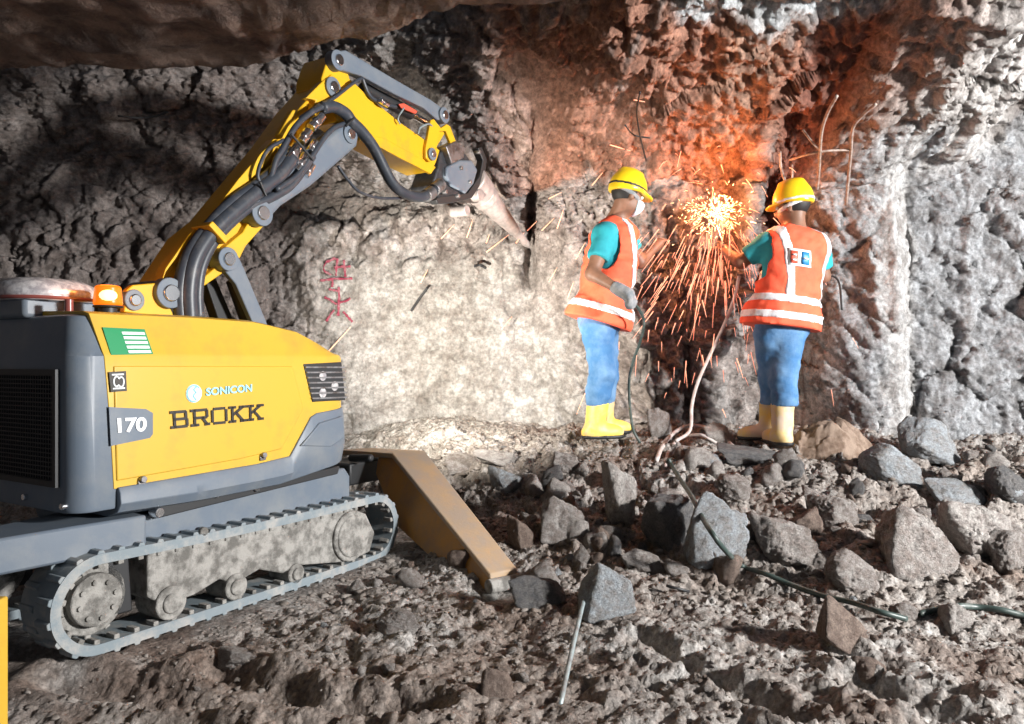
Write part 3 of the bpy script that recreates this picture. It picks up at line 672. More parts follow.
hubR = Mp(97, 600, TY); hubF = Mp(352, 536, TY)
rR = 0.165; rF = 0.15
path = []
zb_ = 0.022
rR = hubR.z - zb_; 
ztop_r = Mp(110, 552, TY).z; ztop_f = Mp(356, 500, TY).z
rad_r = (ztop_r - zb_) / 2; rad_f = (ztop_f - zb_) / 2
cr = (Mp(50, 608, TY).x + rad_r, zb_ + rad_r); cf = (Mp(398, 540, TY).x - rad_f, zb_ + rad_f)
for a in np.linspace(PI / 2, 3 * PI / 2, 25): path.append(Vector((cr[0] + rad_r * math.cos(a), 0, cr[1] + rad_r * math.sin(a))))
for t in np.linspace(0, 1, 30)[1:-1]: path.append(Vector((cr[0] * (1 - t) + cf[0] * t, 0, zb_)))
for a in np.linspace(-PI / 2, PI / 2, 25): path.append(Vector((cf[0] + rad_f * math.cos(a), 0, cf[1] + rad_f * math.sin(a))))
for t in np.linspace(0, 1, 30)[1:-1]: path.append(Vector((cf[0] * (1 - t) + cr[0] * t, 0, (cf[1] + rad_f) * (1 - t) + (cr[1] + rad_r) * t - 0.008 * math.sin(PI * t))))
path = resample(path, 208)
def make_track(y0, y1):
    bm = bmesh.new(); n = len(path); T = 0.034; rr = []
    nor = []
    for i in range(n):
        t = (path[(i + 1) % n] - path[i - 1]).normalized(); nor.append(Vector((-t.z, 0, t.x)) * -1)
    c = sum(path, Vector()) / n
    for i in range(n):
        if nor[i].dot(path[i] - c) < 0: nor[i] = -nor[i]
        rr.append([bm.verts.new((path[i].x + nor[i].x * o, y, path[i].z + nor[i].z * o)) for y, o in ((y0, -T), (y0, 0.0), (y1, 0.0), (y1, -T))])
    for i in range(n):
        a, b = rr[i], rr[(i + 1) % n]
        for k in range(4): bm.faces.new((a[k], a[(k + 1) % 4], b[(k + 1) % 4], b[k]))
    o = part('track_belt', bm, M['track'], auto=30)
    bm = bmesh.new()
    for i in range(0, n, 4):        # outer lugs, two staggered rows
        p = path[i]; nn = nor[i]; tt = Vector((nn.z, 0, -nn.x)); ym = (y0 + y1) / 2
        for (ya, yb, sh) in ((y0 + 0.002, ym - 0.01, 0), (ym + 0.01, y1 - 0.002, 0.5)):
            q = p.lerp(path[(i + 4) % n], sh); w2 = 0.011
            vs = []
            for (u, h_) in ((-w2 * 1.3, -0.002), (w2 * 1.3, -0.002), (w2 * 0.8, 0.011), (-w2 * 0.8, 0.011)):
                for y in (ya, yb): vs.append(bm.verts.new((q.x + tt.x * u + nn.x * h_, y, q.z + tt.z * u + nn.z * h_)))
            for f in ((0, 2, 4, 6), (1, 7, 5, 3), (0, 1, 3, 2), (2, 3, 5, 4), (4, 5, 7, 6), (6, 7, 1, 0)): bm.faces.new([vs[k] for k in f])
    part('track_tread', bm, M['track'], o, auto=0, bevel=0.003)
    bm = bmesh.new()
    for i in range(0, n, 4):        # inner drive teeth
        p = path[i] - nor[i] * (T - 0.002)
        Rm = Matrix.Rotation(-math.atan2(nor[i].z, nor[i].x), 3, 'Y')
        box(bm, p - nor[i] * 0.006, (0.022, 0.05, 0.02), Rm)
        for v in bm.verts[-8:]: v.co.y += y0 + 0.03
    part('drive_tooth', bm, M['dust'], o, auto=0, bevel=0.003).__setitem__('kind', 'stuff')
    return o
make_track(TY, TY + TW); make_track(W_ - 0.15, W_ + 0.03)
def make_undercarriage(y0, sgn):
    y = y0
    fr_pts = O2([(150, 556), (154, 553), (250, 529), (330, 512), (352, 508), (368, 514), (377, 533), (372, 552), (352, 562), (300, 566), (285, 574), (262, 570), (238, 584), (222, 580), (196, 596), (165, 606), (150, 598)], TY)
    bm = bmesh.new(); prism(bm, [(p[0], p[1]) for p in fr_pts], y + 0.012 * sgn, y + 0.15 * sgn)
    f = part('track_frame', bm, M['dust'], bevel=0.008, seg=3)
    bm = bmesh.new(); c = Mp(352, 536, TY); cyl(bm, (c.x, y - 0.004 * sgn, c.z), (c.x, y + 0.1 * sgn, c.z), 0.118, n=40); cyl(bm, (c.x, y - 0.012 * sgn, c.z), (c.x, y + 0.1 * sgn, c.z), 0.098, n=40)
    part('front_idler', bm, M['dust'], f, bevel=0.006)
    for a, b, r_ in ((172, 603, 0.062), (237, 587, 0.052), (297, 574, 0.050)):
        c = Mp(a, b, TY); bm = bmesh.new(); r_ = min(r_, c.z - 0.04); cyl(bm, (c.x, y - 0.0 * sgn, c.z), (c.x, y + 0.13 * sgn, c.z), r_, n=28); cyl(bm, (c.x, y - 0.01 * sgn, c.z), (c.x, y, c.z), r_ * 0.6, n=28)
        part('track_roller', bm, M['dust'], f, bevel=0.006)
    c = Mp(97, 600, TY); bm = bmesh.new()
    cyl(bm, (c.x, y - 0.004 * sgn, c.z), (c.x, y + 0.12 * sgn, c.z), 0.088, n=36); cyl(bm, (c.x, y + 0.03 * sgn, c.z), (c.x, y + 0.12 * sgn, c.z), 0.122, n=36)
    for k in range(12):
        a = 2 * PI * k / 12; box(bm, (c.x + 0.126 * math.cos(a), y + 0.075 * sgn, c.z + 0.126 * math.sin(a)), (0.03, 0.05, 0.022), Matrix.Rotation(-a, 3, 'Y'))
    sp = part('drive_sprocket', bm, M['dust'], f, bevel=0.005)
    for k in range(8):
        a = 2 * PI * k / 8 + 0.2; bm = bmesh.new(); cyl(bm, (c.x + 0.062 * math.cos(a), y - 0.012 * sgn, c.z + 0.062 * math.sin(a)), (c.x + 0.062 * math.cos(a), y, c.z + 0.062 * math.sin(a)), 0.009, n=6); part('bolt', bm, M['dust'], sp)
    bm = bmesh.new(); prism(bm, O2([(112, 562), (134, 556), (138, 612), (118, 618), (112, 590)], TY), y + 0.03 * sgn, y + 0.12 * sgn); part('dark_gap_block', bm, M['dark'], f, bevel=0.006)  # the dark block stands in for the shaded gap beside the sprocket
    bm = bmesh.new(); q0 = Mp(205, 532, TY); cyl(bm, (q0.x, y + 0.0 * sgn, q0.z), (q0.x, y + 0.02 * sgn, q0.z), 0.018); part('grease_cap', bm, M['dust'], f, bevel=0.004)
make_undercarriage(TY, 1); make_undercarriage(W_ + 0.03, -1)

# -- front outrigger (right): bent flat leg of dusty yellow plate
A0 = P(338, 450, 4.4); A1 = P(392, 453, 4.13); A2 = P(490, 574, 3.36)
def orig(name, A0, A1, A2, wid, dep, zf):
    """hollow plate leg: root A0 -> knee A1 -> foot A2, width to the far side, side plate hanging below"""
    o_ = []
    d = (A2 - A1); d.z = 0; d.normalize(); side = Vector((-d.y, d.x, 0))
    if side.y < 0: side = -side
    bm = bmesh.new()
    top = [A0, A1, A2]; V0 = []
    w_ = [wid, wid, wid * 0.75]
    th = 0.03
    up = Vector((0, 0, th))
    a = [[bm.verts.new(w2v(q)) for q in (p, p + side * ww, p + side * ww - up, p - up)] for p, ww in zip(top, w_)]
    for i in range(2):
        for k in range(4): bm.faces.new((a[i][k], a[i][(k + 1) % 4], a[i + 1][(k + 1) % 4], a[i + 1][k]))
    bm.faces.new(a[0][::-1]); bm.faces.new(a[-1])
    o = part(name, bm, M['dirty_yellow'], bevel=0.006)
    for off in (0.02, wid * 0.62):      # side plates
        bm = bmesh.new(); q = [A0.lerp(A1, 0.7) - up * 0.9, A1 - up * 0.9, A2 - up * 0.5, A2 + Vector((-0.02, 0, -0.08)), A1.lerp(A2, 0.6) + Vector((-0.07, 0, -0.20)), A1.lerp(A2, 0.15) + Vector((-0.06, 0, -0.30)), A0.lerp(A1, 0.75) + Vector((-0.03, 0, -0.12))]
        q = [v + side * (off * (1 if v.z > 0.35 else 0.8)) for v in q]
        f1 = [bm.verts.new(w2v(v)) for v in q]; f2 = [bm.verts.new(w2v(v + side * 0.016)) for v in q]
        bm.faces.new(f1); bm.faces.new(f2[::-1])
        for k in range(len(q)): bm.faces.new((f1[k], f2[k], f2[(k + 1) % len(q)], f1[(k + 1) % len(q)]))
        part('side_plate', bm, M['plate'], o, bevel=0.003)
    bm = bmesh.new(); e = A2 + Vector((0.0, 0, -0.05)) + d * 0.015; cyl(bm, w2v(e - side * 0.02), w2v(e + side * (wid * 0.85)), 0.032)
    part('foot_pin', bm, M['dust'], o, bevel=0.004)
    bm = bmesh.new(); cyl(bm, w2v(e + Vector((-0.01, 0, -0.03))), w2v(e + Vector((-0.01, 0, -0.06))), 0.03, 0.05); cyl(bm, w2v(e + Vector((-0.01, 0, -0.06))), w2v(e + Vector((-0.01, 0, -0.085))), 0.055)
    part('foot_pad', bm, M['dust'], o, bevel=0.006)
    return o
def w2v(p): a = w2m(p); return Vector((a[0], a[1], p.z))
M['plate'] = mat('ochre_plate_paint', (0.42, 0.20, 0.035), 0.55, 0, (0.26, 0.15, 0.07), 6, 0.42, 0.66, 0.2, 50, bdist=0.004)
fo = orig('front_outrigger', A0, A1, A2, 0.20, 0.2, 0)
bm = bmesh.new(); h_ = P(352, 470, 4.32); box(bm, w2v(h_), (0.3, 0.25, 0.12)); cyl(bm, w2v(P(372, 458, 4.1)), w2v(P(350, 458, 4.2)), 0.02); part('outrigger_mount', bm, M['dark'], chas, bevel=0.01)
A0b = P(300, 440, 4.5); A1b = P(330, 446, 4.75); A2b = P(352, 480, 5.0)

# -- arm system: one upright plane along the machine's middle
AY = 0.24; AW = 0.20      # near side plate plane, width
def plate(name, pts, y0, y1, m, par, bevel=0.004, **k):
    bm = bmesh.new(); prism(bm, O2(pts, y0), y0, y1); return part(name, bm, m, par, bevel=bevel, **k)
def pin(par, px, py, y0, y1, r=0.03, ring=True):
    c = Mp(px, py, y0); bm = bmesh.new(); cyl(bm, (c.x, y0, c.z), (c.x, y1, c.z), r * 1.7, n=28)
    b = part('pivot_boss', bm, M['grey'], par, bevel=0.003)
    bm = bmesh.new(); cyl(bm, (c.x, y0 - 0.010, c.z), (c.x, y0 + 0.01, c.z), r * 0.95, n=24); part('pivot_pin', bm, M['steel'], b, bevel=0.004)
    return b
# arm base bracket on the body
base = plate('arm_base', [(124, 312), (127, 290), (133, 285), (156, 283), (163, 292), (175, 318)], AY - 0.02, AY + 0.01, M['arm_yellow'], mach)
bm = bmesh.new(); prism(bm, O2([(124, 318), (127, 290), (133, 285), (156, 283), (163, 292), (175, 318)], AY + AW), AY + AW, AY + AW + 0.03); part('far_plate', bm, M['arm_yellow'], base, bevel=0.004)
pin(base, 135, 300, AY - 0.03, AY + AW, 0.024); pin(base, 171, 293, AY - 0.035, AY + AW, 0.032)
# lower boom: curved box section with an open near side carrying the hoses
bo = [(160, 297), (164, 279), (192, 236), (210, 222), (240, 188), (276, 146), (300, 112), (318, 88), (326, 74), (334, 80), (343, 92), (336, 106), (318, 122), (300, 145), (284, 170), (266, 205), (262, 224), (243, 250), (222, 272), (200, 288), (186, 300), (172, 305)]
bo_in = [(160, 297), (164, 279), (192, 236), (214, 218), (240, 186), (276, 142), (300, 108), (316, 90), (328, 74), (341, 90), (330, 108), (310, 130), (290, 158), (270, 196), (262, 224), (240, 252), (222, 270), (200, 286), (186, 300), (172, 305)]
bm = bmesh.new(); prism(bm, O2(bo_in, AY + 0.03), AY + 0.03, AY + AW); boom = part('lower_boom', bm, M['arm_yellow'], bevel=0.006)
# near edge strip along the left rim and the lower right plate
plate('rim_strip', [(158, 294), (166, 272), (194, 234), (222, 208), (250, 180), (270, 160), (277, 139), (274, 139), (262, 152), (238, 180), (212, 214), (190, 234), (166, 268)], AY - 0.005, AY + 0.05, M['arm_yellow'], boom)
plate('web_plate', [(200, 289), (203, 278), (222, 262), (226, 250), (226, 246), (243, 232), (252, 216), (265, 224), (262, 228), (246, 246), (240, 258), (223, 273)], AY - 0.005, AY + 0.05, M['arm_yellow'], boom)
plate('rim_strip', [(282, 139), (292, 120), (296, 110), (293, 110), (288, 118), (279, 134)], AY - 0.004, AY + 0.03, M['arm_yellow'], boom)
plate('fork_plate', [(306, 98), (322, 82), (332, 74), (346, 84), (346, 92), (332, 106), (318, 112), (312, 124), (300, 142), (294, 146), (310, 118), (316, 100)], AY - 0.015, AY + 0.03, M['arm_yellow'], boom)
plate('hose_clamp', [(209, 225), (213, 221), (229, 238), (226, 244)], AY - 0.10, AY + 0.02, M['arm_yellow'], boom)
pin(boom, 171, 293, AY - 0.045, AY, 0.036)
# lower boom cylinder and its guard
bm = bmesh.new(); a = Mp(250, 322, AY + 0.06); b = Mp(229, 262, AY + 0.06); m_ = a.lerp(b, 0.35)
cyl(bm, a, a.lerp(b, 0.72), 0.042); lc = part('lift_cylinder', bm, M['dark'], boom, bevel=0.005)
bm = bmesh.new(); cyl(bm, a, b, 0.02); part('cylinder_rod', bm, M['steel'], lc)
plate('cylinder_guard', [(222, 259), (228, 252), (238, 255), (244, 268), (270, 330), (256, 330), (236, 284), (226, 272)], AY - 0.03, AY + 0.0, M['grey'], lc)
plate('cylinder_guard', [(206, 282), (216, 278), (238, 330), (222, 330)], AY + 0.10, AY + 0.16, M['dark'], lc)
pin(lc, 229, 259, AY - 0.05, AY + 0.05, 0.03)
# stick cylinder (grey) between the two booms
def cylinder_part(name, a, b, r, par, m, y, split=0.7, rod=None):
    A_, B_ = Mp(*a, y), Mp(*b, y); bm = bmesh.new(); cyl(bm, A_, A_.lerp(B_, split), r); o = part(name, bm, m, par, bevel=0.006)
    bm = bmesh.new(); cyl(bm, A_.lerp(B_, split - 0.02), B_, rod or r * 0.55); part('cylinder_rod', bm, M['steel'], o)
    return o
plate('stick_cylinder', [(256, 207), (262, 200), (277, 196), (291, 160), (316, 146), (340, 126), (352, 124), (360, 134), (358, 146), (312, 186), (282, 206), (268, 222), (258, 220)], AY - 0.045, AY + 0.045, M['grey'], mach, bevel=0.02, seg=3)
sc_ = bpy.data.objects['stick_cylinder']; pin(sc_, 263, 213, AY - 0.06, AY + 0.06, 0.034); pin(sc_, 351, 134, AY - 0.055, AY + 0.06, 0.028)
# upper boom
ub = [(327, 62), (330, 56), (338, 55), (346, 66), (350, 79), (358, 86), (366, 94), (400, 122), (430, 143), (440, 150), (436, 163), (431, 172), (400, 157), (380, 146), (366, 134), (361, 141), (356, 132), (346, 124), (338, 122), (333, 110), (330, 100), (322, 86), (322, 78)]
bm = bmesh.new(); prism(bm, O2(ub, AY - 0.005), AY - 0.005, AY + AW - 0.02); uboom = part('upper_boom', bm, M['arm_yellow'], bevel=0.006)
plate('lower_flange', [(372, 136), (384, 138), (436, 167), (431, 174), (400, 158), (376, 145)], AY - 0.018, AY, M['arm_yellow'], uboom, bevel=0.003)
pin(uboom, 334, 87, AY - 0.03, AY, 0.03)
# tilt linkage on top
plate('tilt_link', [(331, 58), (338, 51), (346, 50), (366, 62), (400, 82), (430, 99), (448, 112), (446, 120), (438, 120), (424, 108), (395, 94), (362, 76), (342, 70), (333, 68)], AY - 0.035, AY + 0.0, M['grey'], uboom, bevel=0.006)
tl = bpy.data.objects['tilt_link']; pin(tl, 339, 60, AY - 0.05, AY, 0.030); pin(tl, 445, 115, AY - 0.05, AY, 0.028)
bm = bmesh.new(); prism(bm, O2([(331, 58), (346, 50), (400, 82), (448, 112), (440, 120), (395, 94), (342, 70)], AY + 0.12), AY + 0.12, AY + 0.15); part('far_link', bm, M['grey'], tl, bevel=0.006)
cylinder_part('tilt_cylinder', (362, 88), (437, 128), 0.036, uboom, M['dark'], AY + 0.06, 0.62)
plate('rod_end', [(399, 104), (404, 103), (418, 111), (416, 114), (402, 108)], AY + 0.0, AY + 0.012, M['redprint'], uboom)
plate('link_plate', [(431, 120), (434, 119), (441, 128), (447, 124), (450, 126), (456, 142), (452, 146), (446, 131), (440, 131), (437, 146), (436, 158), (430, 162), (426, 158), (426, 148)], AY - 0.03, AY - 0.008, M['arm_yellow'], uboom, bevel=0.004)
bm = bmesh.new(); prism(bm, O2([(431, 120), (441, 128), (450, 126), (456, 142), (446, 131), (437, 146), (430, 162), (426, 148)], AY + 0.15), AY + 0.15, AY + 0.17); part('link_plate', bm, M['arm_yellow'], uboom)
pin(uboom, 433, 154, AY - 0.045, AY, 0.022)
# tool holder and hydraulic breaker
th_ = plate('tool_holder', [(440, 152), (452, 144), (462, 148), (470, 160), (474, 178), (470, 194), (456, 202), (438, 198), (432, 186), (438, 168)], AY - 0.01, AY + 0.16, M['black'], mach, bevel=0.01)
plate('side_cheek', [(447, 167), (460, 160), (472, 160), (478, 170), (474, 184), (466, 194), (452, 186), (446, 176)], AY - 0.035, AY, M['grey'], th_, bevel=0.012, seg=3)
plate('side_cheek', [(436, 200), (438, 197), (468, 193), (480, 176), (483, 160), (478, 148), (482, 147), (487, 160), (485, 178), (472, 198), (452, 203), (438, 204)], AY - 0.03, AY + 0.02, M['dark'], th_)
plate('valve_block', [(446, 146), (456, 141), (466, 148), (464, 158), (452, 164)], AY - 0.05, AY + 0.02, M['steel_dull'], th_, bevel=0.006)
for a, b in ((455, 150), (461, 168), (470, 182), (445, 192), (458, 196), (479, 152)):
    c = Mp(a, b, AY - 0.04); bm = bmesh.new(); cyl(bm, (c.x, AY - 0.05, c.z), (c.x, AY - 0.01, c.z), 0.014, n=6); part('bolt', bm, M['steel_dull'], th_, bevel=0.002)
bm = bmesh.new(); a = Mp(470, 180, AY + 0.06); b = Mp(530, 248, AY + 0.06); d = (b - a)
br0 = a
cyl(bm, a, a.lerp(b, 0.18), 0.115, 0.10); cyl(bm, a.lerp(b, 0.18), a.lerp(b, 0.26), 0.092, 0.092)
brk = part('breaker', bm, M['tool'], bevel=0.01)
bm = bmesh.new(); cyl(bm, a.lerp(b, 0.2), a.lerp(b, 0.72), 0.088, 0.042, n=28); part('breaker_nose', bm, M['tool'], brk, bevel=0.008)
bm = bmesh.new(); cyl(bm, a.lerp(b, 0.68), a.lerp(b, 0.93), 0.036, 0.026); cyl(bm, a.lerp(b, 0.93), b, 0.026, 0.004); part('chisel', bm, M['tool'], brk)
bm = bmesh.new(); c = Mp(481, 195, AY - 0.03)
cyl(bm, (c.x, AY - 0.03, c.z), (c.x, AY + 0.14, c.z), 0.04); part('breaker_lug', bm, M['tool'], brk, bevel=0.006)
bm = bmesh.new(); c = Mp(470, 210, AY); cyl(bm, (c.x, AY + 0.02, c.z), (c.x, AY + 0.14, c.z), 0.035); part('breaker_lug', bm, M['tool'], brk, bevel=0.006)
# hoses
def hose(name, pts, r, m=M['hose'], par=boom, y=AY - 0.05, n=10):
    bm = bmesh.new(); v = [Mp(p[0], p[1], y if len(p) < 3 else p[2]) for p in pts]; tube(bm, v, r, n, 8); return part(name, bm, m, par, smooth=True, auto=0)
hose('hose', [(190, 320), (189, 290), (194, 262), (206, 240), (222, 222), (240, 206), (262, 188), (280, 174), (292, 158)], 0.034)
hose('hose', [(181, 320), (180, 292), (184, 268), (194, 246), (208, 228), (222, 212), (238, 198), (258, 184), (274, 170), (290, 150)], 0.028, y=AY - 0.03)
hose('hose', [(199, 318), (198, 292), (202, 266), (214, 242), (232, 222), (252, 206), (270, 198), (290, 186), (304, 168), (312, 156)], 0.022, y=AY - 0.04)
hose('hose', [(257, 192), (270, 178), (276, 160), (282, 150), (296, 126), (312, 112), (326, 106), (338, 106), (350, 118)], 0.014, y=AY - 0.06)
hose('hose', [(270, 192), (258, 178), (262, 160), (270, 148), (284, 140)], 0.009, y=AY - 0.05)
hose('hose', [(276, 190), (296, 176), (312, 156), (324, 138), (334, 128), (344, 124)], 0.013, y=AY - 0.07)
hose('hose', [(300, 118), (318, 106), (334, 98), (352, 84), (362, 78)], 0.009, y=AY - 0.05)
hose('hose', [(362, 78), (370, 96), (384, 104), (396, 107)], 0.011, y=AY - 0.02, par=uboom)
hose('hose', [(322, 108), (334, 107), (346, 114), (352, 122), (362, 132), (374, 148), (384, 168), (393, 184), (404, 193), (420, 197), (432, 192), (440, 186)], 0.030, par=uboom, y=AY - 0.06)
hose('hose', [(338, 166), (348, 180), (360, 192), (380, 198), (404, 198)], 0.008, par=uboom, y=AY - 0.03)
for pts in ([(426, 196), (432, 192)], [(434, 190), (441, 184)]):
    bm = bmesh.new(); cyl(bm, Mp(*pts[0], AY - 0.06), Mp(*pts[1], AY - 0.06), 0.038); part('hose_fitting', bm, M['steel_dull'], uboom, bevel=0.004)
for pts, r_ in (([(288, 160), (298, 146)], 0.026), ([(296, 172), (307, 156)], 0.026), ([(301, 142), (309, 131)], 0.022), ([(311, 128), (322, 116)], 0.024), ([(310, 152), (316, 142)], 0.02), ([(306, 176), (313, 165)], 0.016), ([(380, 100), (388, 105)], 0.016)):
    bm = bmesh.new(); A_, B_ = Mp(*pts[0], AY - 0.05), Mp(*pts[1], AY - 0.05); cyl(bm, A_, B_, r_); cyl(bm, A_.lerp(B_, 0.3), A_.lerp(B_, 0.6), r_ * 1.2, n=6); part('hose_fitting', bm, M['steel'], boom, bevel=0.003)
for a, b in (((291, 134), (313, 160)), ((260, 182), (266, 196)), ((354, 118), (346, 126))):
    bm = bmesh.new(); cyl(bm, Mp(*a, AY - 0.09), Mp(*b, AY - 0.09), 0.006); part('cable_tie', bm, M['dark'], boom)
hose('wire', [(400, 124), (398, 118), (404, 108)], 0.005, par=uboom, y=AY - 0.03, m=M['rod']); hose('wire', [(418, 134), (420, 128), (428, 124), (432, 126)], 0.006, par=uboom, y=AY - 0.03, m=M['rod'])

# ------------------------------------------------------------------ figures: distance fields meshed into one smooth surface
def surfnet(Fv, org, h):
    nx, ny, nz = Fv.shape; ins = Fv < 0
    c = [ins[dx:nx - 1 + dx, dy:ny - 1 + dy, dz:nz - 1 + dz] for dx in (0, 1) for dy in (0, 1) for dz in (0, 1)]
    sm_ = sum(a.astype(np.int8) for a in c); act = (sm_ > 0) & (sm_ < 8)
    idx = np.full(act.shape, -1, np.int64); I = np.argwhere(act); idx[act] = np.arange(len(I))
    acc = np.zeros((len(I), 3)); cnt = np.zeros(len(I))
    for ax in range(3):
        for a in (0, 1):
            for b in (0, 1):
                o = [0, 0, 0]; o2 = [k for k in range(3) if k != ax]; o[o2[0]] = a; o[o2[1]] = b
                p = I + np.array(o); q = p.copy(); q[:, ax] += 1
                f0 = Fv[p[:, 0], p[:, 1], p[:, 2]]; f1 = Fv[q[:, 0], q[:, 1], q[:, 2]]
                m = (f0 < 0) != (f1 < 0); t = np.where(m, f0 / np.where(m, f0 - f1, 1), 0)
                pos = p.astype(float); pos[:, ax] += t; acc[m] += pos[m]; cnt[m] += 1
    V = acc / cnt[:, None] * h + np.array(org)
    Q = []
    for ax in range(3):
        u, v = [k for k in range(3) if k != ax]
        sl0 = [slice(1, n - 1) for n in Fv.shape]; sl0[ax] = slice(0, Fv.shape[ax] - 1); sl1 = list(sl0); sl1[ax] = slice(1, Fv.shape[ax])
        a, b = ins[tuple(sl0)], ins[tuple(sl1)]
        E = np.argwhere(a != b)
        if not len(E): continue
        fl = a[tuple(E.T)]; E = E + np.array([0 if k == ax else 1 for k in range(3)])
        def g(du, dv): p = E.copy(); p[:, u] -= du; p[:, v] -= dv; return idx[p[:, 0], p[:, 1], p[:, 2]]
        q = np.stack([g(1, 1), g(0, 1), g(0, 0), g(1, 0)], 1)
        if ax == 1: fl = ~fl
        q[~fl] = q[~fl][:, ::-1]
        Q.append(q)
    return V, np.concatenate(Q)
class Field:
    def __init__(s, lo, hi, h):
        s.h = h; s.lo = np.array(lo); n = [int((b - a) / h) + 2 for a, b in zip(lo, hi)]
        s.X, s.Y, s.Z = np.meshgrid(*[lo[k] + h * np.arange(n[k]) for k in range(3)], indexing='ij')
    def cap(s, a, b, ra, rb=None, sq=None):
        rb = ra if rb is None else rb; a = np.array(a); b = np.array(b); d = b - a; L2 = (d ** 2).sum() + 1e-12
        t = np.clip(((s.X - a[0]) * d[0] + (s.Y - a[1]) * d[1] + (s.Z - a[2]) * d[2]) / L2, 0, 1)
        return np.sqrt((s.X - a[0] - t * d[0]) ** 2 + (s.Y - a[1] - t * d[1]) ** 2 + (s.Z - a[2] - t * d[2]) ** 2) - (ra + (rb - ra) * t)
    def ell(s, c, r, R=None):
        x, y, z = s.X - c[0], s.Y - c[1], s.Z - c[2]
        if R is not None: x, y, z = [R[0][k] * x + R[1][k] * y + R[2][k] * z for k in range(3)]
        k0 = np.sqrt((x / r[0]) ** 2 + (y / r[1]) ** 2 + (z / r[2]) ** 2); k1 = np.sqrt((x / r[0] ** 2) ** 2 + (y / r[1] ** 2) ** 2 + (z / r[2] ** 2) ** 2) + 1e-9
        return k0 * (k0 - 1) / k1
    def plane(s, p, n):
        n = Vector(n).normalized(); return (s.X - p[0]) * n[0] + (s.Y - p[1]) * n[1] + (s.Z - p[2]) * n[2]
    def mesh(s, D, name, m, parent=None):
        V, Q = surfnet(D, s.lo, s.h); o = mesh_np(name, V, Q, m, parent)
        md = o.modifiers.new('smooth', 'SMOOTH'); md.iterations = 2; md.factor = 0.5
        return o
def smin(a, b, k): h_ = np.clip(0.5 + 0.5 * (b - a) / k, 0, 1); return b * (1 - h_) + a * h_ - k * h_ * (1 - h_)
def uni(k, *ds):
    r = ds[0]
    for d in ds[1:]: r = smin(r, d, k)
    return r

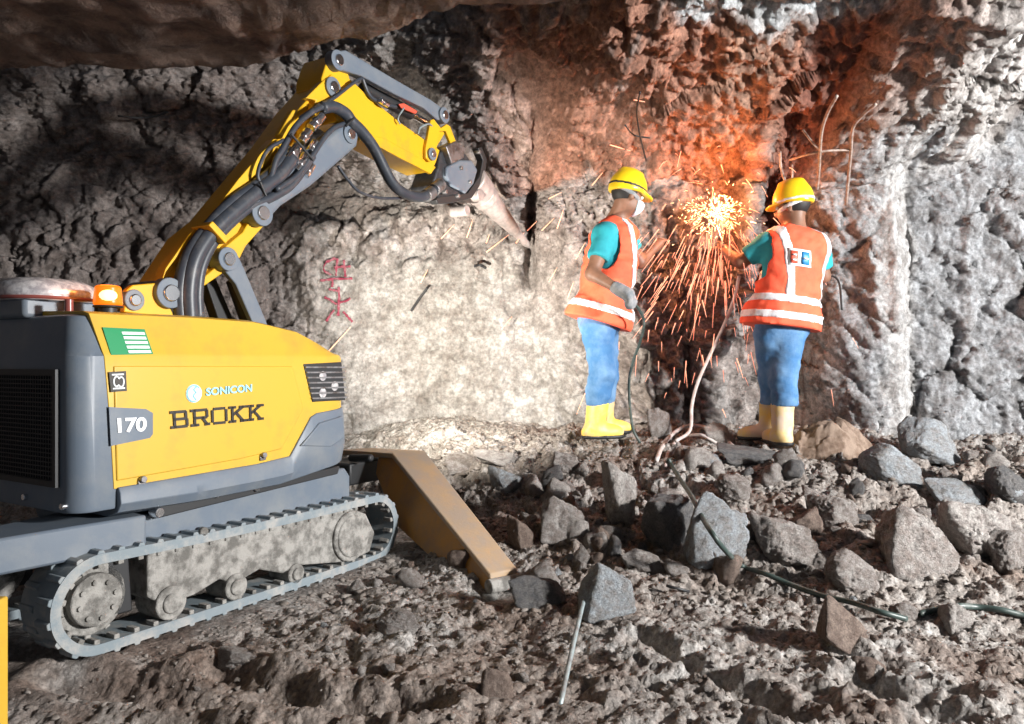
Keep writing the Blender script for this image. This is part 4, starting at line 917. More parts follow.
def worker(p):
    """p holds joints (world), facing and clothing extras"""
    root = None
    f = Vector(p['face']).normalized(); r = Vector((f.y, -f.x, 0)).normalized(); tf = Vector(p['tface']).normalized(); tr = Vector((tf.y, -tf.x, 0)).normalized()
    up = Vector((0, 0, 1)); J = {k: Vector(v) for k, v in p.items() if isinstance(v, Vector)}
    allp = list(J.values()); h = 0.0085
    lo = [min(v[k] for v in allp) - 0.26 for k in range(3)]; hi = [max(v[k] for v in allp) + 0.26 for k in range(3)]
    lo[2] = min(J['ankL'].z, J['ankR'].z) - 0.12
    G = Field(lo, hi, h)
    hu = (up * math.cos(p['tilt']) + f * math.sin(p['tilt'])).normalized(); hf = (f - hu * f.dot(hu)).normalized()
    hr = hf.cross(hu).normalized(); HR = [[hr[k], hf[k], hu[k]] for k in range(3)]
    H = J['head']; hd = lambda a, b, c: H + hr * a + hf * b + hu * c
    def torso(o=0.0, low=0.0):
        ch = J['hip'].lerp(J['neck'], 0.68); wa = J['hip'].lerp(J['neck'], 0.36)
        spu = (J['neck'] - J['hip']).normalized(); tfo = (tf - spu * tf.dot(spu)).normalized(); trr = tfo.cross(spu).normalized()
        TR = [[trr[k], tfo[k], spu[k]] for k in range(3)]
        d = G.ell(ch, (0.165 + o, 0.115 + o, 0.20 + o), TR)
        d = smin(d, G.ell(wa, (0.15 + o, 0.105 + o, 0.19 + o), TR), 0.08)
        d = smin(d, G.ell(J['hip'], (0.165 + o, 0.12 + o, 0.13 + o), TR), 0.08)
        d = smin(d, G.cap(J['shR'] - trr * 0.03, J['shL'] + trr * 0.03, 0.062 + o, 0.062 + o), 0.08)
        return d
    def arm(s_, o=0.0, full=True):
        a, b, c = J['sh' + s_], J['el' + s_], J['ha' + s_]
        d = G.cap(a, b, 0.055 + o, 0.042 + o)
        if full: d = smin(d, G.cap(b, c, 0.043 + o, 0.028 + o), 0.02)
        return d
    def leg(s_, o=0.0):
        a, b, c = J['hp' + s_], J['kn' + s_], J['ank' + s_]
        d = smin(G.cap(a, b, 0.088 + o, 0.060 + o), G.cap(b, c, 0.058 + o, 0.042 + o), 0.04)
        calf = b.lerp(c, 0.3) - f * 0.02
        return smin(d, G.ell(calf, (0.052 + o, 0.055 + o, 0.11 + o)), 0.03)
    # ---- the body, one surface
    hdD = uni(0.03, G.ell(hd(0, -0.012, 0.03), (0.074, 0.094, 0.092), HR), G.ell(hd(0, 0.03, -0.045), (0.056, 0.062, 0.068), HR))
    hdD = smin(hdD, G.ell(hd(0, 0.098, -0.022), (0.013, 0.022, 0.024), HR), 0.012)
    hdD = smin(hdD, G.ell(hd(0, 0.078, 0.022), (0.045, 0.016, 0.010), HR), 0.012)
    for sg in (-1, 1): hdD = smin(hdD, G.ell(hd(sg * 0.074, -0.008, -0.012), (0.010, 0.02, 0.032), HR), 0.006)
    hdD = np.maximum(hdD, -G.ell(hd(0, 0.098, -0.064), (0.026, 0.014, 0.004), HR))
    for sg in (-1, 1): hdD = np.maximum(hdD, -G.ell(hd(sg * 0.032, 0.092, 0.006), (0.018, 0.014, 0.010), HR))
    D = smin(hdD, G.cap(hd(0, -0.02, -0.05), J['neck'], 0.052, 0.062), 0.03)
    D = uni(0.05, D, torso(), arm('L'), arm('R'), leg('L'), leg('R'))
    for s_ in 'LR':
        a = J['ank' + s_]; ff = Vector(p['foot' + s_]).normalized(); D = smin(D, G.cap(a, a + ff * 0.13 - up * 0.05, 0.045, 0.032), 0.03)
    # hands: palm, four bent fingers and a thumb from the side of the palm
    for s_ in 'LR':
        w_, hdn = J['ha' + s_], (J['ha' + s_] - J['el' + s_]).normalized(); cn = Vector(p['curl' + s_]).normalized(); sd = hdn.cross(cn).normalized(); cn = sd.cross(hdn).normalized()
        D = smin(D, G.cap(w_, w_ + hdn * 0.055, 0.030, 0.036), 0.02)
        for k in range(4):
            b0 = w_ + hdn * 0.075 + sd * (0.026 - 0.0175 * k); L_ = (0.036, 0.04, 0.037, 0.030)[k]
            b1 = b0 + (hdn * 0.8 + cn * 0.6) * L_; b2 = b1 + (cn * 0.95 + hdn * 0.1) * L_ * 0.8; b3 = b2 + (cn * 0.5 - hdn * 0.8) * L_ * 0.55
            D = smin(D, G.cap(b0, b1, 0.0115, 0.0105), 0.006)
            D = smin(D, np.minimum(G.cap(b1, b2, 0.0105, 0.0098), G.cap(b2, b3, 0.0098, 0.009)), 0.003)
        t0 = w_ + hdn * 0.02 + sd * 0.03; t1 = t0 + (hdn * 0.6 + sd * 0.4 + cn * 0.6) * 0.042; D = smin(D, np.minimum(G.cap(t0, t1, 0.014, 0.012), G.cap(t1, t1 + (cn * 0.7 - sd * 0.5 + hdn * .3) * 0.032, 0.0115, 0.010)), 0.006)
    body = G.mesh(D, 'person', M['skin'])
    root = body
    tag(root, p['label'], 'person')
    wr = fbm(G.X * 9 + G.Z * 3, G.Y * 9, G.Z * 14 - G.X * 5, 3, 700) * 0.010 + (1 - np.abs(vnoise(G.X * 7 + 3 * G.Z, G.Y * 7, G.Z * 17 + G.X * 6, 720)) * 2) * 0.004
    # hair
    hh = np.maximum(G.ell(hd(0, -0.016, 0.03), (0.083, 0.10, 0.10), HR), G.plane(hd(0, 0.02, 0.0), tuple(hf + hu * -0.5)))
    hh = np.maximum(hh, -G.plane(hd(0, 0, -0.055), tuple(hu)))
    G.mesh(hh, 'hair', M['hair'], root)
    # shirt: torso plus half sleeves
    dn = G.plane(J['neck'] + up * 0.035, (0, 0, 1))
    sh = np.maximum(torso(0.014), dn)
    for s_ in 'LR':
        e = J['sh' + s_].lerp(J['el' + s_], p['sleeve']); ax = (J['el' + s_] - J['sh' + s_]).normalized()
        sl = np.maximum(G.cap(J['sh' + s_], J['el' + s_], 0.076, 0.064) + wr, G.plane(e, tuple(ax))); sh = smin(sh, sl, 0.03)
    sh = np.maximum(sh, -G.plane(J['hip'] + up * 0.07, (0, 0, 1)))
    G.mesh(sh, 'shirt', M['teal'], root)
    # trousers
    tz = J['hip'].z + 0.06
    jn = uni(0.025, torso(0.014), leg('L', 0.020), leg('R', 0.020)) + wr * 1.1
    jn = np.minimum(jn, np.maximum(D - 0.006, G.Z - J['hip'].z))
    jn = np.maximum(jn, G.plane(J['hip'] + up * 0.08, (0, 0, 1)))
    for s_ in 'LR': pass
    jn = np.maximum(jn, -G.plane(Vector((0, 0, p['boot_top'] - 0.02)), (0, 0, 1)))
    G.mesh(jn, 'jeans', M['jeans'], root)
    # boots
    for s_ in 'LR':
        a, b = J['ank' + s_], J['kn' + s_]; ff = Vector(p['foot' + s_]).normalized(); sp = Vector((ff.y, -ff.x, 0))
        FR = [[sp[k], ff[k], up[k]] for k in range(3)]; g0 = a.z - 0.085
        bd = smin(G.cap(a - up * 0.02, b, 0.060, 0.078), G.ell(a + ff * 0.07 - up * 0.045, (0.052, 0.125, 0.055), FR), 0.04)
        bd = smin(bd, G.ell(a - ff * 0.02 - up * 0.05, (0.05, 0.06, 0.05), FR), 0.02) + 0.4 * wr
        bd = np.maximum(bd, G.plane(Vector((0, 0, p['boot_top'])), (0, 0, 1))); bd = np.maximum(bd, -G.plane(Vector((0, 0, g0)), (0, 0, 1)))
        bo_ = G.mesh(bd, 'boot', M[p['bootmat']], root)
        sl = np.maximum(smin(G.ell(a + ff * 0.07 - up * 0.06, (0.058, 0.132, 0.05), FR), G.ell(a - ff * 0.02 - up * 0.06, (0.056, 0.066, 0.05), FR), 0.02), np.abs(G.Z - g0 - 0.012) - 0.012)
        G.mesh(sl, 'sole', M['dark'], bo_)
    # vest: loose, flared towards the hem, open armholes and neck
    hem = J['hem']; hn = Vector(p['hemn'])
    t = np.clip((J['neck'].z - G.Z) / (J['neck'].z - hem.z), 0, 1)
    fl_ = 0.022 + p['flare'] * t
    vs = torso(0.0) - fl_
    vs = smin(vs, G.cap(J['hip'], hem, 0.16 + p['flare'] * 0.6, 0.16 + p['flare']), 0.06) + wr * 1.7
    vs = np.maximum(vs, -G.plane(hem, tuple(hn)))
    vs = np.maximum(vs, G.plane(J['neck'] + up * 0.045, (0, 0, 1)))
    for s_ in 'LR':
        o_ = (J['sh' + s_] - J['neck']); o_.z = 0; o_.normalize()
        if s_ in p['armhole']:
            vs = np.maximum(vs, -(G.ell(J['sh' + s_] + o_ * 0.03 - up * 0.06, (0.095, 0.13, 0.15))))
            vs = np.maximum(vs, G.plane(J['sh' + s_] + o_ * 0.015, tuple(o_)) - 2 * np.clip(J['sh' + s_].z - 0.2 - G.Z, 0, 1))
    vest = G.mesh(vs, 'vest', M['orange'], root)
    T = -G.plane(hem, tuple(hn))
    bands = np.minimum.reduce([np.abs(G.plane(hem + hn.normalized() * z_, tuple(hn))) - 0.024 for z_ in p['bands']])
    tp = np.maximum(np.maximum(vs - 0.005, bands), -(vs + 0.01))
    G.mesh(tp, 'reflective_band', M['tape'], vest)
    for axn, off in p['straps']:
        tp = np.maximum(np.maximum(np.maximum(vs - 0.0055, np.abs(G.plane(J['neck'] + (tr if axn == 'r' else tf) * off, tuple((tr if axn == 'r' else tf) + up * p.get('slant', 0)))) - 0.024), -(vs + 0.01)), -G.plane(hem + hn.normalized() * max(p['bands']), tuple(hn)))
        tp = np.maximum(tp, G.plane(J['neck'] + up * 0.035, (0, 0, 1)))
        G.mesh(tp, 'reflective_strap', M['tape'], vest)
    # helmet, worn: dome, brim and band
    he = G.ell(hd(0, -0.012, 0.035), (0.103, 0.124, 0.138), HR)
    he = smin(he, G.cap(hd(0, -0.07, 0.142), hd(0, 0.05, 0.150), 0.02, 0.02), 0.03)
    he = np.maximum(he, -G.plane(hd(0, 0.02, 0.018), tuple(hu - hf * 0.12)))
    br = np.maximum(G.ell(hd(0, 0.052, 0.03), (0.088, 0.112, 0.09), HR), np.abs(G.plane(hd(0, 0.06, 0.026), tuple(hu + hf * 0.10))) - 0.007)
    br = np.maximum(br, -G.plane(hd(0, 0.0, 0), tuple(hf)))
    he = np.minimum(he, br)
    hel = G.mesh(he, 'helmet', M['helmet'], root)
    bn = np.maximum(G.ell(hd(0, -0.012, 0.035), (0.107, 0.128, 0.141), HR), np.abs(G.plane(hd(0, 0, p['bandz']), tuple(hu))) - 0.009)
    G.mesh(bn, 'helmet_band', M[p['bandmat']], hel)
    cs = np.maximum(G.ell(hd(0, -0.015, 0.02), (0.090, 0.112, 0.10), HR), np.abs(G.plane(hd(0, -0.05, 0.008), tuple(hu + hf * 0.25))) - 0.013)
    G.mesh(cs, 'head_strap', M['glove'] if p.get('mask') else M['tape'], hel)
    for sg in (-1, 1):
        bm = bmesh.new(); bmesh.ops.create_uvsphere(bm, u_segments=12, v_segments=8, radius=0.0125, matrix=Matrix.Translation(hd(sg * 0.032, 0.077, 0.006))); e_ = from_bm('eye', bm, M['eye'], root, smooth=True)
        bm = bmesh.new(); bmesh.ops.create_uvsphere(bm, u_segments=8, v_segments=6, radius=0.006, matrix=Matrix.Translation(hd(sg * 0.032, 0.0855, 0.006))); from_bm('iris', bm, M['hair'], e_, smooth=True)
    if p.get('mask'):
        mk = np.maximum(np.maximum(uni(0.03, G.ell(hd(0, 0.036, -0.045), (0.066, 0.072, 0.074), HR), G.ell(hd(0, 0.09, -0.03), (0.024, 0.03, 0.04), HR)), -G.plane(hd(0, 0.048, 0), tuple(hf))), G.plane(hd(0, 0, -0.014), tuple(hu)))
        G.mesh(mk, 'face_mask', M['mask'], root)
    for s_ in p.get('gloves', ''):
        e = J['ha' + s_] - (J['ha' + s_] - J['el' + s_]).normalized() * 0.05; ax = (J['ha' + s_] - J['el' + s_]).normalized()
        gl = np.maximum(np.maximum(D - 0.007, -G.plane(e, tuple(ax))), (G.cap(J['ha' + s_], J['ha' + s_] + ax * 0.11, 0.10)))
        G.mesh(gl, 'glove', M['glove'], root)
    return root, vest, (tr, tf)

# feet rest on the mound: heights are read from the ground under them
def V3(px, py, Y): return P(px, py, Y)
g1 = gz(P(596, 440, 4.72).x, 4.72)
w1 = dict(
    head=P(628, 196, 4.70), neck=P(617, 219, 4.74), hip=P(600, 318, 4.78),
    shR=P(606, 235, 4.60), shL=P(622, 233, 4.90), elR=P(592, 274, 4.52), haR=P(620, 290, 4.42), elL=P(640, 262, 4.96), haL=P(654, 248, 5.02),
    hpR=P(598, 330, 4.70), hpL=P(602, 330, 4.86), knR=P(603, 374, 4.66), knL=P(606, 374, 4.88), ankR=P(594, 425, 4.68), ankL=P(603, 421, 4.92),
    hem=P(594, 322, 4.77), hemn=(0.30, 0, 1), flare=0.040, face=(0.94, 0.32, 0), tface=(0.93, 0.35, 0), tilt=0.25,
    footR=(0.9, 0.15, 0), footL=(0.95, 0.2, 0), curlR=(-0.2, 0.2, -1), curlL=(0.3, 0, -1), sleeve=0.62, boot_top=P(0, 402, 4.75).z,
    bootmat='boot', armhole='RL', bands=(0.085,), straps=(('f', 0.01),), slant=0.12, bandz=0.045, bandmat='dark', mask=True, gloves='R',
    label='person seen side-on in face mask, dark-banded helmet and orange vest, left of the sparks')
w2 = dict(
    head=P(792, 207, 4.68), neck=P(795, 229, 4.66), hip=P(783, 325, 4.68),
    shL=P(766, 245, 4.68), shR=P(818, 248, 4.66), elL=P(741, 262, 4.76), haL=P(727, 252, 4.98), elR=P(823, 276, 4.72), haR=P(800, 278, 4.92),
    hpL=P(772, 335, 4.68), hpR=P(788, 335, 4.66), knL=P(772, 380, 4.74), knR=P(783, 380, 4.62), ankL=P(769, 427, 4.80), ankR=P(782, 431, 4.60),
    hem=P(775, 327, 4.68), hemn=(0.12, 0, 1), flare=0.052, face=(-0.75, 0.66, 0), tface=(-0.32, 0.95, 0), tilt=0.12,
    footL=(-0.95, 0.3, 0), footR=(-0.25, 0.95, 0), curlL=(0.2, 0.3, -1), curlR=(-0.3, 0, -1), sleeve=0.72, boot_top=P(0, 402, 4.68).z,
    bootmat='pinkboot', armhole='L', bands=(0.062, 0.165), straps=(('r', -0.13), ('r', 0.13)), slant=0.0, bandz=0.030, bandmat='tape', mask=False,
    label='person seen from behind in orange vest with a back badge, right of the sparks')
W1, vest1, _ = worker(w1)
W2, vest2, (tr2, tf2) = worker(w2)
# badge on the back of the vest
bc = P(796, 257, 4.68)
dep = bpy.context.evaluated_depsgraph_get()
def on_surface(o, px, py):
    bv = BVHTree.FromObject(o, bpy.context.evaluated_depsgraph_get()); c = Vector((0, 0, CAMZ)); d = (P(px, py, 1) - c).normalized()
    hit = bv.ray_cast(c, d); return hit[0]
def patch(name, pts, m, par, off, src, n=6):     # a small cloth patch laid over a garment
    bm = bmesh.new(); g = []
    bv = BVHTree.FromObject(src, bpy.context.evaluated_depsgraph_get())
    for i in range(n + 1):
        row = []
        for j in range(n + 1):
            a, b = j / n, i / n
            px = (pts[0][0] * (1 - a) + pts[1][0] * a) * (1 - b) + (pts[3][0] * (1 - a) + pts[2][0] * a) * b
            py = (pts[0][1] * (1 - a) + pts[1][1] * a) * (1 - b) + (pts[3][1] * (1 - a) + pts[2][1] * a) * b
            q = P(px, py, 4.2); hit = bv.ray_cast(q, Vector((0, 1, 0)))     # straight on to the back
            r0 = P(px, py, 4.56)
            hit = bv.ray_cast(Vector((r0.x, 4.0, r0.z)), Vector((0, 1, 0)))
            y_ = hit[0].y if hit[0] else 4.56
            row.append(bm.verts.new((r0.x, y_ - off, r0.z)))
        g.append(row)
    for i in range(n):
        for j in range(n): bm.faces.new((g[i][j], g[i][j + 1], g[i + 1][j + 1], g[i + 1][j]))
    o = from_bm(name, bm, m, par, smooth=True); s = o.modifiers.new('solid', 'SOLIDIFY'); s.thickness = 0.003; return o
bd_ = patch('back_badge', [(785, 249), (808, 252), (808, 269), (785, 266)], M['white'], vest2, 0.006, vest2)
for i, (pp, m) in enumerate([([(787, 251.5), (794, 252.5), (794, 265), (787, 264)], 'redprint'), ([(798, 253), (806, 254), (806, 266.5), (798, 265.5)], 'blueprint')]):
    patch('badge_print', pp, M[m], bd_, 0.011, vest2, 3)
for pp in ([(788.5, 255), (792.5, 255.6), (792.5, 257), (788.5, 256.4)], [(788.5, 260), (792.5, 260.6), (792.5, 262), (788.5, 261.4)], [(799.5, 259.0), (804.5, 259.7), (804.5, 261), (799.5, 260.3)]):
    patch('badge_mark', pp, M['white'], bd_, 0.015, vest2, 2)

# ------------------------------------------------------------------ rocks
def rock_mesh(seed, sub=4, nplanes=9, rnd=0.12, noise=0.07, blocky=0.0):
    r_ = np.random.default_rng(seed); bm = bmesh.new(); bmesh.ops.create_icosphere(bm, subdivisions=sub, radius=1)
    Vv = np.array([v.co[:] for v in bm.verts]); Vv /= np.linalg.norm(Vv, axis=1)[:, None]
    N_ = r_.normal(size=(nplanes, 3)); N_ /= np.linalg.norm(N_, axis=1)[:, None]
    N_ = np.concatenate([N_, [[0.3, 0.2, 1], [0, 0, -1], [1, .4, .3], [-1, .2, -.3], [-.2, 1, .3], [.2, -1, .3]]]); N_ /= np.linalg.norm(N_, axis=1)[:, None]
    d = r_.uniform(0.66, 1.0, len(N_))
    dots = np.maximum(Vv @ N_.T, 1e-3); rr = d[None, :] / dots
    k = 1 / max(rnd, 0.02); rad = -np.log(np.exp(-k * rr).sum(1)) / k
    P_ = Vv * rad[:, None]
    o = seed * 7.3
    rad2 = rad + noise * fbm(P_[:, 0] * 2.5 + o, P_[:, 1] * 2.5, P_[:, 2] * 2.5, 5, seed, 0.6) + noise * 0.5 * fbm(P_[:, 0] * 9 + o, P_[:, 1] * 9, P_[:, 2] * 9, 3, seed + 5, ridge=True)
    P_ = Vv * rad2[:, None]; P_ /= np.abs(P_).max(0)[None, :]
    for v, c in zip(bm.verts, P_): v.co = c
    me = bpy.data.meshes.new('rock'); bm.to_mesh(me); bm.free(); me.polygons.foreach_set('use_smooth', [True] * len(me.polygons))
    return me
def big_rock(name, px, py, w_, h_, m, label, seed, depth=0.8, tilt=(0, 0, 0), sink=0.22, sub=5, rnd=0.08, noise=0.08, base=None, cat='rock', group=None):
    """centre pixel and size of the rock; its foot stands on the ground"""
    g = ghit(px, py + h_ * 0.42)
    Y = g.y + w_ * 0.5 * depth / F * g.y * 0.6
    q = P(px, py, Y); sx = w_ / 2 / F * Y * 1.06; sz = h_ / 2 / F * Y * 1.04
    me = rock_mesh(seed, sub, 8, rnd, noise); me.name = name; me.materials.append(M[m])
    o = bpy.data.objects.new(name, me); COL.objects.link(o); o.location = (q.x, q.y, q.z - sz * sink * 0.3)
    o.scale = (sx, sx * depth, sz * (1 + sink * .3)); o.rotation_euler = tilt
    tag(o, label, cat, group); return o
R_ = [
 ('boulder', 621, 499, 46, 72, 'r_pale', 'tall pale block of rock standing upright in the middle of the slope', 3, 0.8, (0, 0.1, 0)),
 ('boulder', 668, 520, 60, 56, 'r_dark', 'dark brown boulder leaning right of the tall pale block', 4, 0.8, (0, 0.5, 0)),
 ('boulder', 712, 538, 62, 72, 'r_blue', 'blue-grey slab with the dark green cable running over it', 5, 0.6, (0, 0.6, 0)),
 ('boulder', 906, 543, 88, 70, 'r_grey', 'large rounded grey-brown boulder on the lower right slope', 6, 0.9, (0, 0.25, 0)),
 ('boulder', 970, 528, 72, 62, 'r_pale', 'large rounded boulder against the right side of the other rounded one', 7, 0.9, (0, -0.1, 0)),
 ('boulder', 886, 466, 70, 40, 'r_blue', 'angular blue-grey rock with one white face, right of the sack', 8, 0.7, (0, 0.35, 0)),
 ('rock', 948, 491, 52, 32, 'r_blue', 'small wedge of blue-grey rock below the reddish soil patch', 9, 0.8, (0, -0.2, 0)),
 ('boulder', 925, 441, 68, 46, 'r_blue', 'blue-grey rock with a pointed top at the foot of the pale wall', 10, 0.6, (0, 0.1, 0)),
 ('rock', 811, 416, 30, 28, 'r_pale', 'pale rounded stone beside the legs of the person with the badge', 12, 0.9, (0, 0, 0)),
 ('boulder', 841, 630, 74, 54, 'r_brown', 'wedge-shaped dark brown rock under the cable', 13, 0.8, (0, 0.45, 0)),
 ('rock', 952, 615, 38, 30, 'r_pale', 'round pale stone lying on the cable at the right', 14, 0.9, (0, 0, 0)),
 ('boulder', 602, 592, 64, 58, 'r_blue', 'dark broken block with a blue-white right edge behind the steel rod', 15, 0.8, (0, 0.2, 0)),
 ('boulder', 540, 590, 60, 34, 'r_dark', 'low dark rock between the yellow outrigger foot and the broken block', 16, 0.8, (0, 0, 0)),
 ('rock', 505, 482, 36, 30, 'r_blue', 'smooth blue-grey stone near the top of the slope left of centre', 17, 0.8, (0, 0.1, 0)),
 ('rock', 499, 682, 36, 36, 'r_brown', 'round brown stone alone on the near ground left of the steel rod', 18, 0.9, (0, 0.2, 0)),
 ('rock', 758, 456, 88, 20, 'r_dark', 'long flat dark slab in front of the badge wearer\'s boots', 19, 0.5, (0, 0.08, 0)),
 ('rock', 500, 458, 50, 20, 'r_pale', 'flat pale stone on the crest above the smooth blue-grey stone', 20, 0.8, (0, 0, 0)),
 ('boulder', 1008, 552, 40, 44, 'r_grey', 'grey boulder cut by the right edge of the picture', 21, 0.8, (0, 0, 0)),
 ('boulder', 1000, 482, 48, 40, 'r_dark', 'dark rough boulder above the large rounded pair', 22, 0.8, (0, 0, 0)),
 ('boulder', 782, 540, 66, 56, 'r_grey', 'crumbly grey boulder in the middle of the right slope', 23, 0.9, (0, 0, 0)),
 ('boulder', 848, 572, 56, 42, 'r_grey', 'lumpy grey boulder just above the cable left of the large rounded boulder', 24, 0.9, (0, 0.2, 0)),
 ('rock', 734, 487, 34, 26, 'r_grey', 'grey stone on the slope straight below the badge wearer', 25, 0.9, (0, 0, 0)),
 ('rock', 700, 458, 40, 24, 'r_pale', 'pale rock on the crest beside the loop of pale hose', 26, 0.8, (0, 0, 0)),
 ('rock', 562, 463, 40, 26, 'r_grey', 'grey rock on the crest below the masked person', 27, 0.8, (0, 0, 0)),
 ('boulder', 560, 520, 50, 46, 'r_grey', 'grey boulder left of the tall pale block', 28, 0.8, (0, 0.2, 0)),
 ('rock', 520, 535, 34, 34, 'r_brown', 'brown rock in the hollow beside the yellow outrigger', 29, 0.8, (0, 0.2, 0)),
 ('rock', 462, 462, 34, 20, 'r_grey', 'low grey stone right above the knee of the yellow outrigger', 30, 0.8, (0, 0, 0)),
 ('rock', 640, 560, 44, 26, 'r_grey', 'low grey rock below the dark leaning boulder', 31, 0.8, (0, 0, 0)),
 ('boulder', 835, 510, 46, 34, 'r_grey', 'rough rock halfway up the slope below the sack', 32, 0.9, (0, 0, 0)),
 ('rock', 660, 425, 26, 34, 'r_grey', 'pointed stone standing at the wall between the two people', 33, 0.8, (0, 0, 0)),
 ('rock', 716, 434, 34, 24, 'r_pale', 'whitish stone left of the badge wearer\'s left boot', 34, 0.8, (0, 0, 0)),
 ('rock', 905, 612, 30, 18, 'r_grey', 'flat stone pinched over the cable left of the round pale stone', 35, 0.8, (0, 0.2, 0)),
 ('rock', 990, 520, 26, 22, 'r_dark', 'small dark stone wedged on the right flank of the rounded pair', 36, 0.8, (0, 0, 0)),
 ('rock', 870, 668, 34, 20, 'r_brown', 'low brown stone half sunk in the near ground at the right', 37, 0.9, (0, 0, 0)),
 ('rock', 240, 660, 50, 26, 'r_grey', 'half-buried grey lump in the soil in front of the track', 38, 0.8, (0, 0, 0)),
 ('rock', 398, 618, 44, 22, 'r_grey', 'small grey lump between the track and the outrigger foot', 39, 0.8, (0, 0, 0)),
]
for nm, px, py, w_, h_, m, lab, seed, dp, tl_ in R_:
    big_rock(nm, px, py, w_, h_, m, lab, seed, dp, tl_, rnd=0.24 if 'round' in lab else 0.055, noise=0.15 if m in ('r_grey', 'r_dark', 'r_pale') else 0.09)

protos = [rock_mesh(60 + k, 3, 8, 0.05, 0.22) for k in range(10)]
pm = ['r_grey', 'r_grey', 'r_brown', 'r_pale', 'r_grey', 'r_blue', 'r_brown', 'r_dark', 'r_grey', 'r_pale']
for me, m in zip(protos, pm): me.name = 'stone'; me.materials.append(M[m])
zones = [(190, -0.75, 2.95, 3.3, 4.55, 0.020, 0.085, 'loose broken stone scattered on the rubble slope below the people', 'stones on the rubble slope'),
         (70, -1.1, 2.1, 2.25, 3.25, 0.008, 0.026, 'small loose stone lying on the near soil', 'stones on the near soil'),
         (40, -0.8, 3.0, 4.55, 4.95, 0.015, 0.045, 'small stone lying along the crest at the foot of the wall', 'stones along the crest')]
def in_machine(x, y, pad=0.12):
    s_ = (x - MX) * ca + (y - MY) * sa; i_ = -(x - MX) * sa + (y - MY) * ca
    return -0.7 < s_ < 1.8 + pad and -pad - 0.05 < i_ < 0.85
feet = [w1['ankR'], w1['ankL'], w2['ankR'], w2['ankL']]
for n_, xa, xb, ya, yb, ra, rb, lab, grp in zones:
    k = 0; tries = 0
    while k < n_ and tries < 4000:
        tries += 1
        x = rng.uniform(xa, xb); y = rng.uniform(ya, yb)
        if in_machine(x, y) or (x - fp.x) ** 2 + (y - fp.y) ** 2 < 0.035 or abs(x / y) > 0.70 or any((x - f.x) ** 2 + (y - f.y) ** 2 < 0.03 for f in feet): continue
        r_ = ra + (rb - ra) * rng.random() ** 2.2
        o = bpy.data.objects.new('stone', protos[int(rng.integers(10))]); COL.objects.link(o)
        o.location = (x, y, gz(x, y) + r_ * 0.25); o.rotation_euler = tuple(rng.uniform(0, 6.28, 3)); o.scale = (r_ * rng.uniform(.8, 1.3), r_, r_ * rng.uniform(.6, .95))
        mn = o.data.materials[0].name.replace('_rock', '').replace('_', '-'); sd = 'left' if x / y < 0.0 else ('middle' if x / y < 0.32 else 'right')
        tag(o, mn + ' ' + lab + ', ' + sd + ' part', 'stone', mn + ' ' + grp + ', ' + sd); k += 1
# gravel nobody could count: one object
pb = []
for k in range(6):
    bm = bmesh.new(); bmesh.ops.create_icosphere(bm, subdivisions=2 if k < 3 else 1, radius=1)
    rv = np.random.default_rng(k)
    a = np.array([v.co[:] for v in bm.verts]); a = a * (1 + 0.5 * rv.uniform(-1, 1, size=(len(a), 1))) * np.array([1, 1, 0.8]); f = np.array([[v.index for v in fc.verts] for fc in bm.faces]); pb.append((a, f)); bm.free()
VV = []; FF = []; off = 0; n_ = 0
while n_ < 7500:
    x = rng.uniform(-2.6, 3.5); y = 2.1 + 2.85 * rng.random() ** 0.8
    if (x - fp.x) ** 2 + (y - fp.y) ** 2 < 0.02 or abs(x / y) > 0.72 or in_machine(x, y, 0.02): continue
    a, f = pb[int(rng.integers(6))]; r_ = 0.0015 + 0.016 * rng.random() ** 3.5 * (0.5 + 0.5 * (y > 3.1)) + 0.001 * y
    A_ = rng.uniform(0, 6.28); c_, s_ = math.cos(A_), math.sin(A_)
    v = a * np.array([r_ * rng.uniform(.8, 1.5), r_, r_ * 0.75]); v = np.stack([v[:, 0] * c_ - v[:, 1] * s_, v[:, 0] * s_ + v[:, 1] * c_, v[:, 2]], 1)
    VV.append(v + np.array([x, y, gz(x, y) + r_ * 0.2])); FF.append(f + off); off += len(a); n_ += 1
VV = np.concatenate(VV); FF = np.concatenate(FF)
me = bpy.data.meshes.new('gravel'); me.vertices.add(len(VV)); me.vertices.foreach_set('co', VV.astype(np.float32).ravel())
me.loops.add(FF.size); me.loops.foreach_set('vertex_index', FF.astype(np.int32).ravel()); me.polygons.add(len(FF)); me.polygons.foreach_set('loop_start', np.arange(0, FF.size, 3, dtype=np.int32)); me.update(calc_edges=True)
gv = link('gravel', me, M['gravel'], smooth=False); tag(gv, 'fine grey gravel and crumbs of rock strewn over the whole rubble floor', 'gravel', kind='stuff')

# ------------------------------------------------------------------ cables, hoses, rods
def thing_tube(name, pts, r, m, label, cat, group=None, n=8, sub=8, parent=None):
    bm = bmesh.new(); tube(bm, pts, r, n, sub); o = from_bm(name, bm, M[m], parent, smooth=True, auto=0)
    if label: tag(o, label, cat, group)
    return o
def onground(pts, lift=0.012): return [ghit(a, b) + Vector((0, -0.01, lift + (c[0] if c else 0))) for a, b, *c in pts]
def over(pts): return [ghit(a, b).lerp(Vector((0, 0, CAMZ)), t) for a, b, t in pts]
thing_tube('cable', onground([(668, 462), (672, 470)], 0.02) + over([(682, 482, .06), (692, 497, .115), (702, 517, .145), (712, 533, .13), (724, 549, .085), (742, 566, .03)]) + onground([(764, 578), (790, 589), (820, 600), (850, 607), (880, 617), (905, 624)], 0.022), 0.0115, 'cable', 'dark green cable running down the slope from the crest towards the round pale stone', 'cable')
